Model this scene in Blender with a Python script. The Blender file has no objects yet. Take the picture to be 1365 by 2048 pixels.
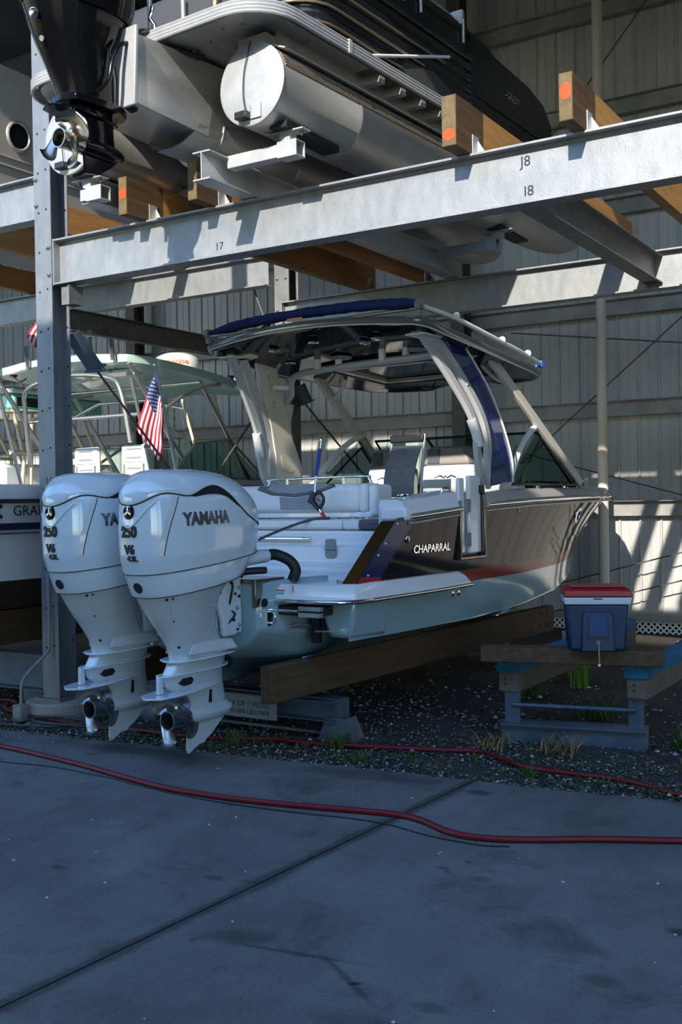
import bpy, bmesh, math, random
import numpy as np
from mathutils import Vector, Matrix, Euler
from mathutils.bvhtree import BVHTree

scene = bpy.context.scene
COL = scene.collection
random.seed(7)

# ------------------------------------------------------------------ camera
cam_d = bpy.data.cameras.new('camera')
cam = bpy.data.objects.new('camera', cam_d)
COL.objects.link(cam)
scene.camera = cam
cam_d.sensor_fit = 'VERTICAL'
cam_d.sensor_height = 36.0
cam_d.lens = 2114.74 / 2048 * 36.0
cam_d.clip_start = 0.05
cam_d.clip_end = 300
_r = Vector((0.84914278, 0.5279132, -0.01625429))
_d = Vector((-0.0086363, -0.01689276, -0.99982001))
_f = Vector((-0.52809276, 0.84913031, -0.00978515))
cam.matrix_world = Matrix(((_r.x, -_d.x, -_f.x, 0), (_r.y, -_d.y, -_f.y, 0), (_r.z, -_d.z, -_f.z, 1.75), (0, 0, 0, 1)))

# ------------------------------------------------------------------ sky, sun, exposure
SUN_DIR = Vector((-0.17, 1.0, -0.505)).normalized()
world = bpy.data.worlds.new('world')
scene.world = world
world.use_nodes = True
wn = world.node_tree.nodes
wl = world.node_tree.links
bg = wn['Background']
sky = wn.new('ShaderNodeTexSky')
sky.sky_type = 'NISHITA'
sky.sun_disc = False
sky.sun_elevation = math.radians(27)
sky.sun_rotation = math.atan2(-SUN_DIR.x, -SUN_DIR.y)
sky.air_density = 1.15
sky.dust_density = 0.3
sky.ozone_density = 1.6
tint = wn.new('ShaderNodeMix')
tint.data_type = 'RGBA'
tint.blend_type = 'MULTIPLY'
tint.inputs[0].default_value = 1.0
tint.inputs[7].default_value = (0.82, 1.0, 1.20, 1)   # camera white balance set for the warm low sun
wl.new(sky.outputs[0], tint.inputs[6])
wl.new(tint.outputs[2], bg.inputs[0])
bg.inputs[1].default_value = 0.60
sun_d = bpy.data.lights.new('sun', 'SUN')
sun_d.energy = 8.0
sun_d.angle = math.radians(0.6)
sun_d.color = (1.0, 0.93, 0.82)
sun = bpy.data.objects.new('sun', sun_d)
COL.objects.link(sun)
sun.rotation_euler = SUN_DIR.to_track_quat('-Z', 'Y').to_euler()
scene.view_settings.view_transform = 'Standard'
scene.view_settings.look = 'None'
scene.view_settings.gamma = 1.0
scene.view_settings.use_curve_mapping = False
scene.view_settings.exposure = 0.0

# ------------------------------------------------------------------ materials
MATS = {}
def M(name, col, rough=0.5, metal=0.0, col2=None, nscale=6.0, nfac=0.5, bump=0.0, bscale=60.0, coat=0.0,
      stretch=(1, 1, 1), trans=0.0, alpha=1.0, ior=1.45, wood=False, detail=6.0, contrast=0.35, r2=None, spec=0.5, emit=None):
    if name in MATS:
        return MATS[name]
    m = bpy.data.materials.new(name)
    m.use_nodes = True
    nt = m.node_tree
    n, l = nt.nodes, nt.links
    p = n['Principled BSDF']
    p.inputs['Base Color'].default_value = (*col, 1)
    p.inputs['Roughness'].default_value = rough
    p.inputs['Metallic'].default_value = metal
    p.inputs['Coat Weight'].default_value = coat
    p.inputs['Coat Roughness'].default_value = 0.03
    p.inputs['Transmission Weight'].default_value = trans
    p.inputs['Alpha'].default_value = alpha
    p.inputs['IOR'].default_value = ior
    p.inputs['Specular IOR Level'].default_value = spec
    if col2 is not None or bump:
        tc = n.new('ShaderNodeTexCoord')
        mp = n.new('ShaderNodeMapping')
        mp.inputs['Scale'].default_value = stretch
        l.new(tc.outputs['Object'], mp.inputs[0])
    if col2 is not None:
        nz = n.new('ShaderNodeTexNoise')
        nz.inputs['Scale'].default_value = nscale
        nz.inputs['Detail'].default_value = detail
        nz.inputs['Roughness'].default_value = 0.62
        l.new(mp.outputs[0], nz.inputs['Vector'])
        rp = n.new('ShaderNodeValToRGB')
        rp.color_ramp.elements[0].position = max(0, nfac - contrast / 2)
        rp.color_ramp.elements[1].position = min(1, nfac + contrast / 2)
        rp.color_ramp.elements[0].color = (*col, 1)
        rp.color_ramp.elements[1].color = (*col2, 1)
        l.new(nz.outputs['Fac'], rp.inputs[0])
        src = rp.outputs[0]
        if wood:
            wv = n.new('ShaderNodeTexWave')
            wv.wave_type = 'BANDS'
            wv.bands_direction = 'DIAGONAL'
            wv.inputs['Scale'].default_value = 22
            wv.inputs['Distortion'].default_value = 7
            wv.inputs['Detail'].default_value = 3
            l.new(mp.outputs[0], wv.inputs['Vector'])
            mx = n.new('ShaderNodeMix')
            mx.data_type = 'RGBA'
            mx.blend_type = 'MULTIPLY'
            mx.inputs[0].default_value = 0.45
            l.new(src, mx.inputs[6])
            l.new(wv.outputs['Color'], mx.inputs[7])
            src = mx.outputs[2]
        l.new(src, p.inputs['Base Color'])
        if r2 is not None:
            mr = n.new('ShaderNodeMapRange')
            mr.inputs[1].default_value = max(0, nfac - contrast / 2)
            mr.inputs[2].default_value = min(1, nfac + contrast / 2)
            mr.inputs[3].default_value = rough
            mr.inputs[4].default_value = r2
            l.new(nz.outputs['Fac'], mr.inputs[0])
            l.new(mr.outputs[0], p.inputs['Roughness'])
    if bump:
        nb = n.new('ShaderNodeTexNoise')
        nb.inputs['Scale'].default_value = bscale
        nb.inputs['Detail'].default_value = 4
        l.new(mp.outputs[0], nb.inputs['Vector'])
        b = n.new('ShaderNodeBump')
        b.inputs['Strength'].default_value = bump
        b.inputs['Distance'].default_value = 0.01
        l.new(nb.outputs['Fac'], b.inputs['Height'])
        l.new(b.outputs[0], p.inputs['Normal'])
    MATS[name] = m
    return m

GALV = M('galvanized_steel', (0.20, 0.215, 0.23), 0.48, 0.4, (0.32, 0.325, 0.33), 9, 0.5, 0.12, 120, contrast=0.5, stretch=(1, 1, .5))
GALV_D = M('weathered_galvanized_steel', (0.14, 0.145, 0.15), 0.5, 0.4, (0.25, 0.25, 0.245), 7, 0.5, 0.15, 80, contrast=0.5)
STEEL_B = M('dark_brown_steel', (0.075, 0.07, 0.062), 0.6, 0.2, (0.12, 0.11, 0.097), 12, 0.5, 0.1)
BLUESTEEL = M('blue_grey_steel', (0.05, 0.08, 0.12), 0.5, 0.3, (0.09, 0.125, 0.17), 6, 0.5, 0.1)
ALU = M('brushed_aluminium', (0.36, 0.34, 0.31), 0.36, 0.55, (0.55, 0.53, 0.50), 5, 0.5, 0.05, 60, stretch=(1, .15, 1))
ALU_L = M('bright_aluminium', (0.38, 0.38, 0.38), 0.45, 0.3, (0.46, 0.46, 0.455), 8, 0.5, 0.04)
GALV_C = M('galvanized_column_steel', (0.14, 0.16, 0.18), 0.5, 0.3, (0.22, 0.235, 0.25), 10, 0.5, 0.12, 120, contrast=0.5, stretch=(1, 1, .5))
SHADE_GEL = M('shade_toned_white_gelcoat', (0.36, 0.35, 0.34), 0.14, 0, coat=0.3)  # white gelcoat greyed: the shade on the cap is put into the colour
DCHROME = M('dark_chrome', (0.36, 0.37, 0.39), 0.12, 1.0)
CHROME = M('polished_stainless', (0.78, 0.78, 0.78), 0.08, 1.0)
STAINLESS_D = M('propeller_stainless', (0.34, 0.35, 0.37), 0.24, 0.95)
ARCH_SHADE = M('shade_toned_arch_white', (0.40, 0.41, 0.42), 0.3)  # white arch paint greyed to stand in for the weaker sky light
WOOD_F = M('fresh_orange_pine', (0.46, 0.20, 0.05), 0.7, 0, (0.70, 0.38, 0.13), 3.0, 0.5, 0.25, 50, stretch=(7, .5, 7), wood=True, contrast=0.45)
WOOD = M('pressure_treated_pine', (0.07, 0.038, 0.016), 0.75, 0, (0.19, 0.105, 0.045), 3.0, 0.5, 0.25, 50, stretch=(7, .5, 7), wood=True, contrast=0.45)
WOOD_END = M('pine_end_grain', (0.085, 0.06, 0.028), 0.85, 0, (0.18, 0.13, 0.06), 14, 0.5, 0.3, 90, contrast=0.4)
WOOD_DK = M('weathered_bunk_timber', (0.055, 0.032, 0.015), 0.8, 0, (0.13, 0.078, 0.038), 3, 0.5, 0.25, 50, stretch=(6, .5, 6), wood=True, contrast=0.5)
WOOD_GY = M('grey_weathered_timber', (0.10, 0.085, 0.062), 0.85, 0, (0.20, 0.17, 0.13), 3, 0.5, 0.25, 50, stretch=(.6, 6, 6), wood=True, contrast=0.5)
ORANGE = M('orange_spray_paint', (0.48, 0.075, 0.006), 0.7, 0, (0.22, 0.045, 0.012), 30, 0.55, 0.1)
WHITE_G = M('white_gelcoat', (0.66, 0.68, 0.69), 0.12, 0, None, coat=0.4)
WHITE_E = M('pearl_white_engine_paint', (0.52, 0.60, 0.66), 0.15, 0, coat=0.8)
WHITE_EP = M('silver_grey_engine_paint', (0.50, 0.56, 0.60), 0.16, 0.1, coat=0.8)
WHITE_V = M('white_marine_vinyl', (0.62, 0.63, 0.64), 0.42, 0, (0.66, 0.67, 0.67), 20, 0.5, 0.05, 200)
GREY_V = M('dark_grey_vinyl', (0.075, 0.08, 0.09), 0.45, 0, (0.10, 0.105, 0.115), 40, 0.5, 0.1, 250)
MID_V = M('mid_grey_vinyl', (0.20, 0.225, 0.26), 0.45, 0, (0.23, 0.25, 0.28), 30, 0.5, 0.1, 250)
BLACK_G = M('black_gelcoat', (0.006, 0.007, 0.010), 0.05, 0, ior=1.24)
NAVY_G = M('navy_gelcoat', (0.006, 0.014, 0.075), 0.08, 0, coat=1.0)
BLUE_G = M('royal_blue_gelcoat', (0.01, 0.05, 0.30), 0.12, 0, coat=0.6)
RED_G = M('red_gelcoat', (0.20, 0.008, 0.008), 0.10, 0, ior=1.24)
AQUA_G = M('pale_aqua_gelcoat', (0.24, 0.36, 0.40), 0.10, 0, coat=0.5)
CREAM_P = M('cream_powder_coat', (0.52, 0.49, 0.43), 0.32, 0)
WHITE_P = M('white_powder_coat', (0.68, 0.70, 0.72), 0.3, 0)
PANEL_P = M('cream_panel', (0.47, 0.44, 0.37), 0.4, 0)
BLACK_P = M('black_plastic', (0.014, 0.014, 0.016), 0.45)
BLACK_M = M('black_engine_paint', (0.004, 0.004, 0.005), 0.12, 0, spec=0.3)
BLACK_R = M('black_rubber', (0.012, 0.012, 0.013), 0.6)
GUNMET = M('dark_bronze_trim', (0.20, 0.17, 0.13), 0.25, 0.9)
GREY_P = M('grey_plastic', (0.22, 0.23, 0.24), 0.4)
DARKHOLE = M('dark_cavity', (0.008, 0.008, 0.009), 0.9)
GLASS = M('tinted_windshield_glass', (0.62, 0.80, 0.74), 0.03, 0, trans=1.0, ior=1.02)
GLASS_D = M('dark_tinted_glass', (0.30, 0.42, 0.38), 0.03, 0, trans=1.0, ior=1.03)
VINYL_C = M('clear_vinyl_curtain', (0.93, 0.93, 0.88), 0.05, 0, trans=1.0, ior=1.10, bump=0.7, bscale=9, stretch=(1, 1, .35))
GREEN_T = M('pale_green_gelcoat', (0.47, 0.68, 0.58), 0.18, 0, coat=0.4)
TEAL_T = M('seafoam_gelcoat', (0.17, 0.55, 0.44), 0.2, 0, coat=0.4)
BOATWHITE = M('white_hull_gelcoat', (0.58, 0.58, 0.58), 0.22, 0, coat=0.3)
CREAMHULL = M('cream_hull_gelcoat', (0.42, 0.39, 0.345), 0.35, 0, (0.36, 0.33, 0.29), 2, 0.5)
BROWNHULL = M('brown_bottom_paint', (0.075, 0.055, 0.042), 0.7, 0, (0.11, 0.08, 0.06), 5, 0.5)
HOSE_R = M('red_rubber_hose', (0.12, 0.003, 0.008), 0.5, 0, (0.15, 0.005, 0.011), 30, 0.5)
HOSE_B = M('dark_grey_hose', (0.045, 0.05, 0.055), 0.5)
BLUE_C = M('blue_bunk_carpet', (0.012, 0.10, 0.19), 0.95, 0, (0.02, 0.16, 0.27), 60, 0.5, 0.8, 220)
BLUE_T = M('navy_canvas', (0.006, 0.018, 0.10), 0.85, 0, (0.009, 0.028, 0.15), 20, 0.5, 0.2, 200)
COOL_B = M('cooler_blue_plastic', (0.006, 0.03, 0.078), 0.4)
COOL_R = M('cooler_red_plastic', (0.30, 0.012, 0.022), 0.35)
COOL_W = M('cooler_white_plastic', (0.52, 0.58, 0.64), 0.4)
STK_R = M('red_sticker', (0.55, 0.05, 0.03), 0.5)
STK_W = M('white_sticker', (0.72, 0.76, 0.80), 0.5)
STK_B = M('blue_sticker', (0.12, 0.36, 0.55), 0.5)
FLAG_R = M('flag_red', (0.42, 0.012, 0.035), 0.8)
FLAG_W = M('flag_white', (0.75, 0.75, 0.78), 0.8)
FLAG_B = M('flag_blue', (0.012, 0.03, 0.16), 0.8)
INK = M('black_ink', (0.012, 0.012, 0.012), 0.6)
ORANGE_INK = M('orange_ink', (0.65, 0.18, 0.05), 0.6)
WALLP = M('painted_wall_metal', (0.35, 0.345, 0.335), 0.5, 0.05, (0.48, 0.47, 0.45), 1.3, 0.5, 0.06, 30, stretch=(1.5, 1, .35), contrast=0.5)
GIRT = M('grey_painted_purlin', (0.22, 0.21, 0.20), 0.6, 0.05, (0.32, 0.31, 0.295), 4, 0.5)
PVC = M('cream_pipe_paint', (0.58, 0.52, 0.44), 0.5)
LATT = M('white_lattice_plastic', (0.75, 0.75, 0.73), 0.5)
ROOFM = M('dark_roof_metal', (0.10, 0.10, 0.10), 0.6, 0, (0.15, 0.145, 0.14), 2, 0.5)
CONC_P = M('pier_concrete', (0.24, 0.23, 0.22), 0.9, 0, (0.33, 0.32, 0.30), 9, 0.5, 0.4, 60)
MESH_D = M('grey_mesh_fabric', (0.10, 0.105, 0.11), 0.6, 0, (0.17, 0.17, 0.17), 16, 0.5, 0.5, 30, stretch=(1, 1, 4))
LENS = M('pale_yellow_lens', (0.62, 0.58, 0.36), 0.3)

# ------------------------------------------------------------------ mesh builder
def catmull(pts, n=8, closed=False):
    P = [Vector(p) for p in pts]
    if len(P) < 3:
        return P
    out = []
    N = len(P)
    rng = range(N) if closed else range(N - 1)
    for i in rng:
        if closed:
            a, b, c, d = P[i - 1], P[i], P[(i + 1) % N], P[(i + 2) % N]
        else:
            b, c = P[i], P[i + 1]
            a = P[i - 1] if i else b * 2 - c
            d = P[i + 2] if i + 2 < N else c * 2 - b
        for k in range(n):
            t = k / n
            out.append(0.5 * ((2 * b) + (c - a) * t + (2 * a - 5 * b + 4 * c - d) * t * t + (3 * b - a - 3 * c + d) * t ** 3))
    if not closed:
        out.append(P[-1])
    return out

def interp(tab, x):
    """piecewise cubic-ish (smoothstep-free linear) lookup in [(x, v...)]"""
    if x <= tab[0][0]:
        return tab[0][1:]
    for a, b in zip(tab, tab[1:]):
        if x <= b[0]:
            t = (x - a[0]) / (b[0] - a[0])
            return tuple(p + (q - p) * t for p, q in zip(a[1:], b[1:]))
    return tab[-1][1:]

class B:
    def __init__(s):
        s.v, s.f, s.m = [], [], []
        s.T = None
    def add(s, vs, fs, mi=0):
        o = len(s.v)
        if s.T is not None:
            vs = [s.T @ Vector(v) for v in vs]
        s.v += [tuple(v) for v in vs]
        s.f += [tuple(i + o for i in f) for f in fs]
        s.m += [mi] * len(fs)
        return s
    def box(s, x0, y0, z0, x1, y1, z1, mi=0):
        vs = [(x0, y0, z0), (x1, y0, z0), (x1, y1, z0), (x0, y1, z0), (x0, y0, z1), (x1, y0, z1), (x1, y1, z1), (x0, y1, z1)]
        return s.add(vs, [(3, 2, 1, 0), (4, 5, 6, 7), (0, 1, 5, 4), (1, 2, 6, 5), (2, 3, 7, 6), (3, 0, 4, 7)], mi)
    def bar(s, a, b, w, h, up=(0, 0, 1), mi=0):
        """rectangular bar from a to b, w across, h along up"""
        a, b, up = Vector(a), Vector(b), Vector(up)
        d = (b - a).normalized()
        r = d.cross(up).normalized()
        u = r.cross(d).normalized()
        vs = []
        for p in (a, b):
            for sx, sy in ((-1, -1), (1, -1), (1, 1), (-1, 1)):
                vs.append(p + r * (sx * w / 2) + u * (sy * h / 2))
        return s.add(vs, [(3, 2, 1, 0), (4, 5, 6, 7), (0, 1, 5, 4), (1, 2, 6, 5), (2, 3, 7, 6), (3, 0, 4, 7)][::1], mi)
    def sweep(s, path, prof, up=(0, 0, 1), mi=0, caps=True, closed=False):
        """closed profile [(across, up)] swept along path"""
        P = [Vector(p) for p in path]
        up = Vector(up)
        rings = []
        N = len(P)
        for i, p in enumerate(P):
            if closed:
                d = (P[(i + 1) % N] - P[i - 1]).normalized()
            else:
                d = (P[min(i + 1, N - 1)] - P[max(i - 1, 0)]).normalized()
            r = d.cross(up)
            if r.length < 1e-4:
                r = d.cross(Vector((1, 0, 0)))
            r.normalize()
            u = r.cross(d).normalized()
            rings.append([p + r * a + u * b for a, b in prof])
        return s.loft(rings, mi, caps, closed)
    def loft(s, rings, mi=0, caps=True, closed=False):
        n = len(rings[0])
        vs = [v for r in rings for v in r]
        fs = []
        R = len(rings)
        for i in range(R if closed else R - 1):
            a, b = i * n, ((i + 1) % R) * n
            for j in range(n):
                k = (j + 1) % n
                fs.append((a + j, a + k, b + k, b + j))
        if caps and not closed:
            fs.append(tuple(range(n - 1, -1, -1)))
            fs.append(tuple(range((R - 1) * n, R * n)))
        return s.add(vs, fs, mi)
    def grid(s, rows, mi=0):
        n = len(rows[0])
        vs = [v for r in rows for v in r]
        fs = [(i * n + j, i * n + j + 1, (i + 1) * n + j + 1, (i + 1) * n + j) for i in range(len(rows) - 1) for j in range(n - 1)]
        return s.add(vs, fs, mi)
    def tube(s, path, r, seg=10, mi=0, smooth=0, closed=False, caps=True):
        P = catmull(path, smooth, closed) if smooth else [Vector(p) for p in path]
        N = len(P)
        rings = []
        u = None
        for i, p in enumerate(P):
            if closed:
                d = (P[(i + 1) % N] - P[i - 1]).normalized()
            else:
                d = (P[min(i + 1, N - 1)] - P[max(i - 1, 0)]).normalized()
            if u is None:
                u = d.orthogonal().normalized()
            u = (u - d * u.dot(d))
            if u.length < 1e-6:
                u = d.orthogonal()
            u.normalize()
            w = d.cross(u)
            rr = r[min(i, len(r) - 1)] if isinstance(r, (list, tuple)) else r
            rings.append([p + (u * math.cos(2 * math.pi * k / seg) + w * math.sin(2 * math.pi * k / seg)) * rr for k in range(seg)])
        return s.loft(rings, mi, caps, closed)
    def lathe(s, prof, origin=(0, 0, 0), axis=(0, 0, 1), seg=24, mi=0, caps=True):
        """prof [(radius, height)] round axis through origin"""
        a = Vector(axis).normalized()
        u = a.orthogonal().normalized()
        w = a.cross(u)
        o = Vector(origin)
        rings = [[o + a * h + (u * math.cos(2 * math.pi * k / seg) + w * math.sin(2 * math.pi * k / seg)) * max(r, 1e-4) for k in range(seg)] for r, h in prof]
        return s.loft(rings, mi, caps)
    def prism(s, poly, axis, a, b, mi=0):
        """2-D polygon extruded from a to b along 'x','y' or 'z' (poly holds the other two, in order)"""
        def pt(p, h):
            return {'x': (h, p[0], p[1]), 'y': (p[0], h, p[1]), 'z': (p[0], p[1], h)}[axis]
        return s.loft([[pt(p, a) for p in poly], [pt(p, b) for p in poly]], mi)
    def out(s, name, mat, parent=None, smooth=None, bev=0, seg=2, loc=None, rot=None):
        me = bpy.data.meshes.new(name)
        me.from_pydata(s.v, [], s.f)
        mats = mat if isinstance(mat, (list, tuple)) else [mat]
        for m in mats:
            me.materials.append(m)
        if len(mats) > 1:
            me.polygons.foreach_set('material_index', s.m)
        bm = bmesh.new()
        bm.from_mesh(me)
        bmesh.ops.recalc_face_normals(bm, faces=bm.faces)
        bm.to_mesh(me)
        bm.free()
        return link(name, me, parent, smooth, bev, seg, loc, rot)

def link(name, me, parent=None, smooth=None, bev=0, seg=2, loc=None, rot=None):
    o = bpy.data.objects.new(name, me)
    COL.objects.link(o)
    if parent is not None:
        o.parent = parent
    if loc is not None:
        o.location = loc
    if rot is not None:
        o.rotation_euler = rot
    if smooth:
        me.polygons.foreach_set('use_smooth', [True] * len(me.polygons))
        me.set_sharp_from_angle(angle=math.radians(smooth))
    if bev:
        md = o.modifiers.new('bevel', 'BEVEL')
        md.width = bev
        md.segments = seg
        md.limit_method = 'ANGLE'
        md.angle_limit = math.radians(40)
        me.polygons.foreach_set('use_smooth', [True] * len(me.polygons))
        me.set_sharp_from_angle(angle=math.radians(40))
    return o

def tag(o, label, cat, group=None, kind=None):
    o['label'] = label
    o['category'] = cat
    if group:
        o['group'] = group
    if kind:
        o['kind'] = kind
    return o

def thing(name, label, cat, loc=(0, 0, 0), rot=(0, 0, 0), group=None):
    o = bpy.data.objects.new(name, None)
    o.empty_display_size = 0.1
    COL.objects.link(o)
    o.location = loc
    o.rotation_euler = rot
    return tag(o, label, cat, group)

def struct(name, loc=(0, 0, 0)):
    o = bpy.data.objects.new(name, None)
    COL.objects.link(o)
    o.location = loc
    o['kind'] = 'structure'
    return o

def copy_tree(o, parent=None):
    c = o.copy()
    COL.objects.link(c)
    if parent is not None:
        c.parent = parent
    for ch in [x for x in bpy.data.objects if x.parent == o]:
        copy_tree(ch, c)
    return c

def share(o, parent=None, loc=None, rot=None):
    c = o.copy()
    COL.objects.link(c)
    c.parent = parent
    if loc is not None:
        c.location = loc
    if rot is not None:
        c.rotation_euler = rot
    return c

def text_mesh(txt, size, depth=0.002, shear=0.0, bold=0.0, sx=1.0, align='CENTER'):
    cu = bpy.data.curves.new('lettering', 'FONT')
    cu.body = txt
    cu.size = size
    cu.align_x = align
    cu.align_y = 'CENTER'
    cu.extrude = depth
    cu.shear = shear
    cu.offset = bold
    cu.resolution_u = 3
    ob = bpy.data.objects.new('lettering', cu)
    COL.objects.link(ob)
    dg = bpy.context.evaluated_depsgraph_get()
    me = bpy.data.meshes.new_from_object(ob.evaluated_get(dg))
    bpy.data.objects.remove(ob)
    bpy.data.curves.remove(cu)
    if sx != 1.0:
        for v in me.vertices:
            v.co.x *= sx
    return me

def text(name, txt, size, mat, parent, mtx, depth=0.002, **k):
    """flat lettering: text plane x->mtx x, y->mtx y"""
    me = text_mesh(txt, size, depth, **k)
    me.transform(mtx)
    me.materials.clear()
    me.materials.append(mat)
    return link(name, me, parent)

def frame_m(origin, xdir, ydir):
    x = Vector(xdir).normalized()
    y = Vector(ydir)
    y = (y - x * y.dot(x)).normalized()
    z = x.cross(y)
    return Matrix(((x.x, y.x, z.x, origin[0]), (x.y, y.y, z.y, origin[1]), (x.z, y.z, z.z, origin[2]), (0, 0, 0, 1)))

def wrap_text(name, txt, size, mat, parent, bvh, mtx, lift=0.003, depth=0.004, **k):
    """lettering laid on a curved body: every vertex is cast along -z of mtx on to the bvh"""
    me = text_mesh(txt, size, depth, **k)
    bm = bmesh.new()
    bm.from_mesh(me)
    bmesh.ops.subdivide_edges(bm, edges=[e for e in bm.edges if e.calc_length() > size * .3], cuts=2)
    nz = -(mtx.to_3x3() @ Vector((0, 0, 1)))
    for v in bm.verts:
        h = v.co.z
        p = mtx @ Vector((v.co.x, v.co.y, 0))
        loc, nor, _, _ = bvh.ray_cast(p - nz * 0.5, nz)
        if loc is None:
            loc = p
        v.co = loc - nz * (lift + h)
    bm.to_mesh(me)
    bm.free()
    me.materials.clear()
    me.materials.append(mat)
    return link(name, me, parent)

def bvh_of(o):
    me = o.data
    return BVHTree.FromPolygons([v.co.copy() for v in me.vertices], [tuple(p.vertices) for p in me.polygons])

def ibeam(b, a, c, h, w, tf=0.012, tw=0.009, up=(0, 0, 1), mi=0):
    """I section swept from a to c, centred"""
    pr = [(-w / 2, -h / 2), (w / 2, -h / 2), (w / 2, -h / 2 + tf), (tw / 2, -h / 2 + tf), (tw / 2, h / 2 - tf), (w / 2, h / 2 - tf),
          (w / 2, h / 2), (-w / 2, h / 2), (-w / 2, h / 2 - tf), (-tw / 2, h / 2 - tf), (-tw / 2, -h / 2 + tf), (-w / 2, -h / 2 + tf)]
    return b.sweep([a, c], pr, up, mi)

def channel(b, a, c, h, w, t=0.008, up=(0, 0, 1), side=1):
    pr = [(0, -h / 2), (w * side, -h / 2), (w * side, -h / 2 + t), (t * side, -h / 2 + t), (t * side, h / 2 - t), (w * side, h / 2 - t), (w * side, h / 2), (0, h / 2)]
    return b.sweep([a, c], pr, up)
# ================================================================== THE SETTING
def concrete_mat():
    m = bpy.data.materials.new('worn_concrete')
    m.use_nodes = True
    nt = m.node_tree
    n, l = nt.nodes, nt.links
    p = n['Principled BSDF']
    tc = n.new('ShaderNodeTexCoord')
    def noise(scale, detail, rough=0.6, stretch=None, dist=0.0):
        z = n.new('ShaderNodeTexNoise')
        z.inputs['Scale'].default_value = scale
        z.inputs['Detail'].default_value = detail
        z.inputs['Roughness'].default_value = rough
        z.inputs['Distortion'].default_value = dist
        if stretch:
            mp = n.new('ShaderNodeMapping')
            mp.inputs['Scale'].default_value = stretch
            l.new(tc.outputs['Object'], mp.inputs[0])
            l.new(mp.outputs[0], z.inputs['Vector'])
        else:
            l.new(tc.outputs['Object'], z.inputs['Vector'])
        return z.outputs['Fac']
    def ramp(src, stops):
        r = n.new('ShaderNodeValToRGB')
        e = r.color_ramp.elements
        e[0].position, e[0].color = stops[0][0], (*stops[0][1], 1)
        e[1].position, e[1].color = stops[1][0], (*stops[1][1], 1)
        for s in stops[2:]:
            k = e.new(s[0])
            k.color = (*s[1], 1)
        l.new(src, r.inputs[0])
        return r.outputs[0]
    def mul(a, b, f=1.0):
        x = n.new('ShaderNodeMix')
        x.data_type = 'RGBA'
        x.blend_type = 'MULTIPLY'
        x.inputs[0].default_value = f
        l.new(a, x.inputs[6])
        l.new(b, x.inputs[7])
        return x.outputs[2]
    base = ramp(noise(1.6, 8, .65), [(.25, (.14, .142, .14)), (.75, (.25, .25, .245))])
    fine = ramp(noise(60, 6, .8), [(.32, (.58, .58, .58)), (.68, (1.0, 1.0, 1.0))])
    blot = ramp(noise(2.3, 6, .7, None, .6), [(.30, (.42, .42, .43)), (.46, (1, 1, 1))])
    blot2 = ramp(noise(.75, 5, .6, None, .3), [(.33, (.62, .63, .65)), (.55, (1, 1, 1))])
    spots = ramp(noise(7.5, 3, .5), [(.23, (.25, .24, .23)), (.29, (1, 1, 1))])
    streak = ramp(noise(1.2, 7, .75, (5, .5, 1)), [(.3, (.82, .82, .82)), (.6, (1, 1, 1))])
    c = mul(mul(mul(mul(mul(base, fine), blot, .75), blot2), spots, .8), streak)
    # damp-dirt stain hugging the joint, ragged edged
    sx = n.new('ShaderNodeSeparateXYZ')
    l.new(tc.outputs['Object'], sx.inputs[0])
    def math_(op, a_, b_):
        k = n.new('ShaderNodeMath')
        k.operation = op
        for i, v in enumerate((a_, b_)):
            if isinstance(v, (int, float)):
                k.inputs[i].default_value = v
            else:
                l.new(v, k.inputs[i])
        return k.outputs[0]
    jx = math_('MULTIPLY_ADD', sx.outputs[1], 0.0544)
    jx.node.inputs[2].default_value = -2.982 - 0.0544 * 2.482
    dist = math_('ABSOLUTE', math_('SUBTRACT', sx.outputs[0], jx), 0)
    wid = math_('MULTIPLY', noise(2.6, 5, .6), .17)
    stain = ramp(math_('DIVIDE', dist, wid), [(.35, (.45, .45, .46)), (.75, (1, 1, 1))])
    c = mul(c, stain)
    # oil drips, damp smears and scuffs, each where it lies on the slab
    wob = noise(9, 4, .6)
    def blob(cx, cy, rx, ry, dark, rot=0.0):
        nonlocal c
        mp = n.new('ShaderNodeMapping')
        mp.vector_type = 'TEXTURE'
        mp.inputs['Location'].default_value = (cx, cy, 0)
        mp.inputs['Rotation'].default_value = (0, 0, rot)
        mp.inputs['Scale'].default_value = (rx, ry, 1)
        l.new(tc.outputs['Object'], mp.inputs[0])
        le = n.new('ShaderNodeVectorMath')
        le.operation = 'LENGTH'
        l.new(mp.outputs[0], le.inputs[0])
        d = math_('MULTIPLY', le.outputs['Value'], math_('ADD', wob, .5))
        c = mul(c, ramp(d, [(.45, (dark, dark, dark)), (1.0, (1, 1, 1))]))
    for q in ((-2.645, 5.77, .10, .07, .35), (-2.0, 3.255, .035, .018, .12, .6), (-2.62, 3.385, .22, .09, .55, .3), (-1.68, 3.23, .10, .05, .6), (-2.185, 4.63, .03, .022, .4),
              (-2.05, 4.45, .07, .05, .6), (-3.88, 3.6, .07, .03, .5), (-3.13, 3.86, .07, .035, .55), (-1.09, 4.295, .09, .05, .3), (-1.23, 3.72, .10, .06, .6), (-4.45, 5.0, .3, .06, .75),
              (-3.45, 5.8, .6, .16, .55, .1), (-5.2, 5.6, .7, .14, .6, .1), (-2.95, 3.9, .07, .03, .6), (-2.26, 4.5, .05, .03, .5), (-2.35, 3.36, .35, .02, .5, .15), (-2.05, 3.28, .25, .02, .5, -.6), (-1.8, 3.0, .3, .12, .7)):
        blob(*q)
    l.new(c, p.inputs['Base Color'])
    p.inputs['Roughness'].default_value = 0.78
    b = n.new('ShaderNodeBump')
    b.inputs['Strength'].default_value = 0.25
    b.inputs['Distance'].default_value = 0.01
    l.new(noise(130, 6, .7), b.inputs['Height'])
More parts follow.
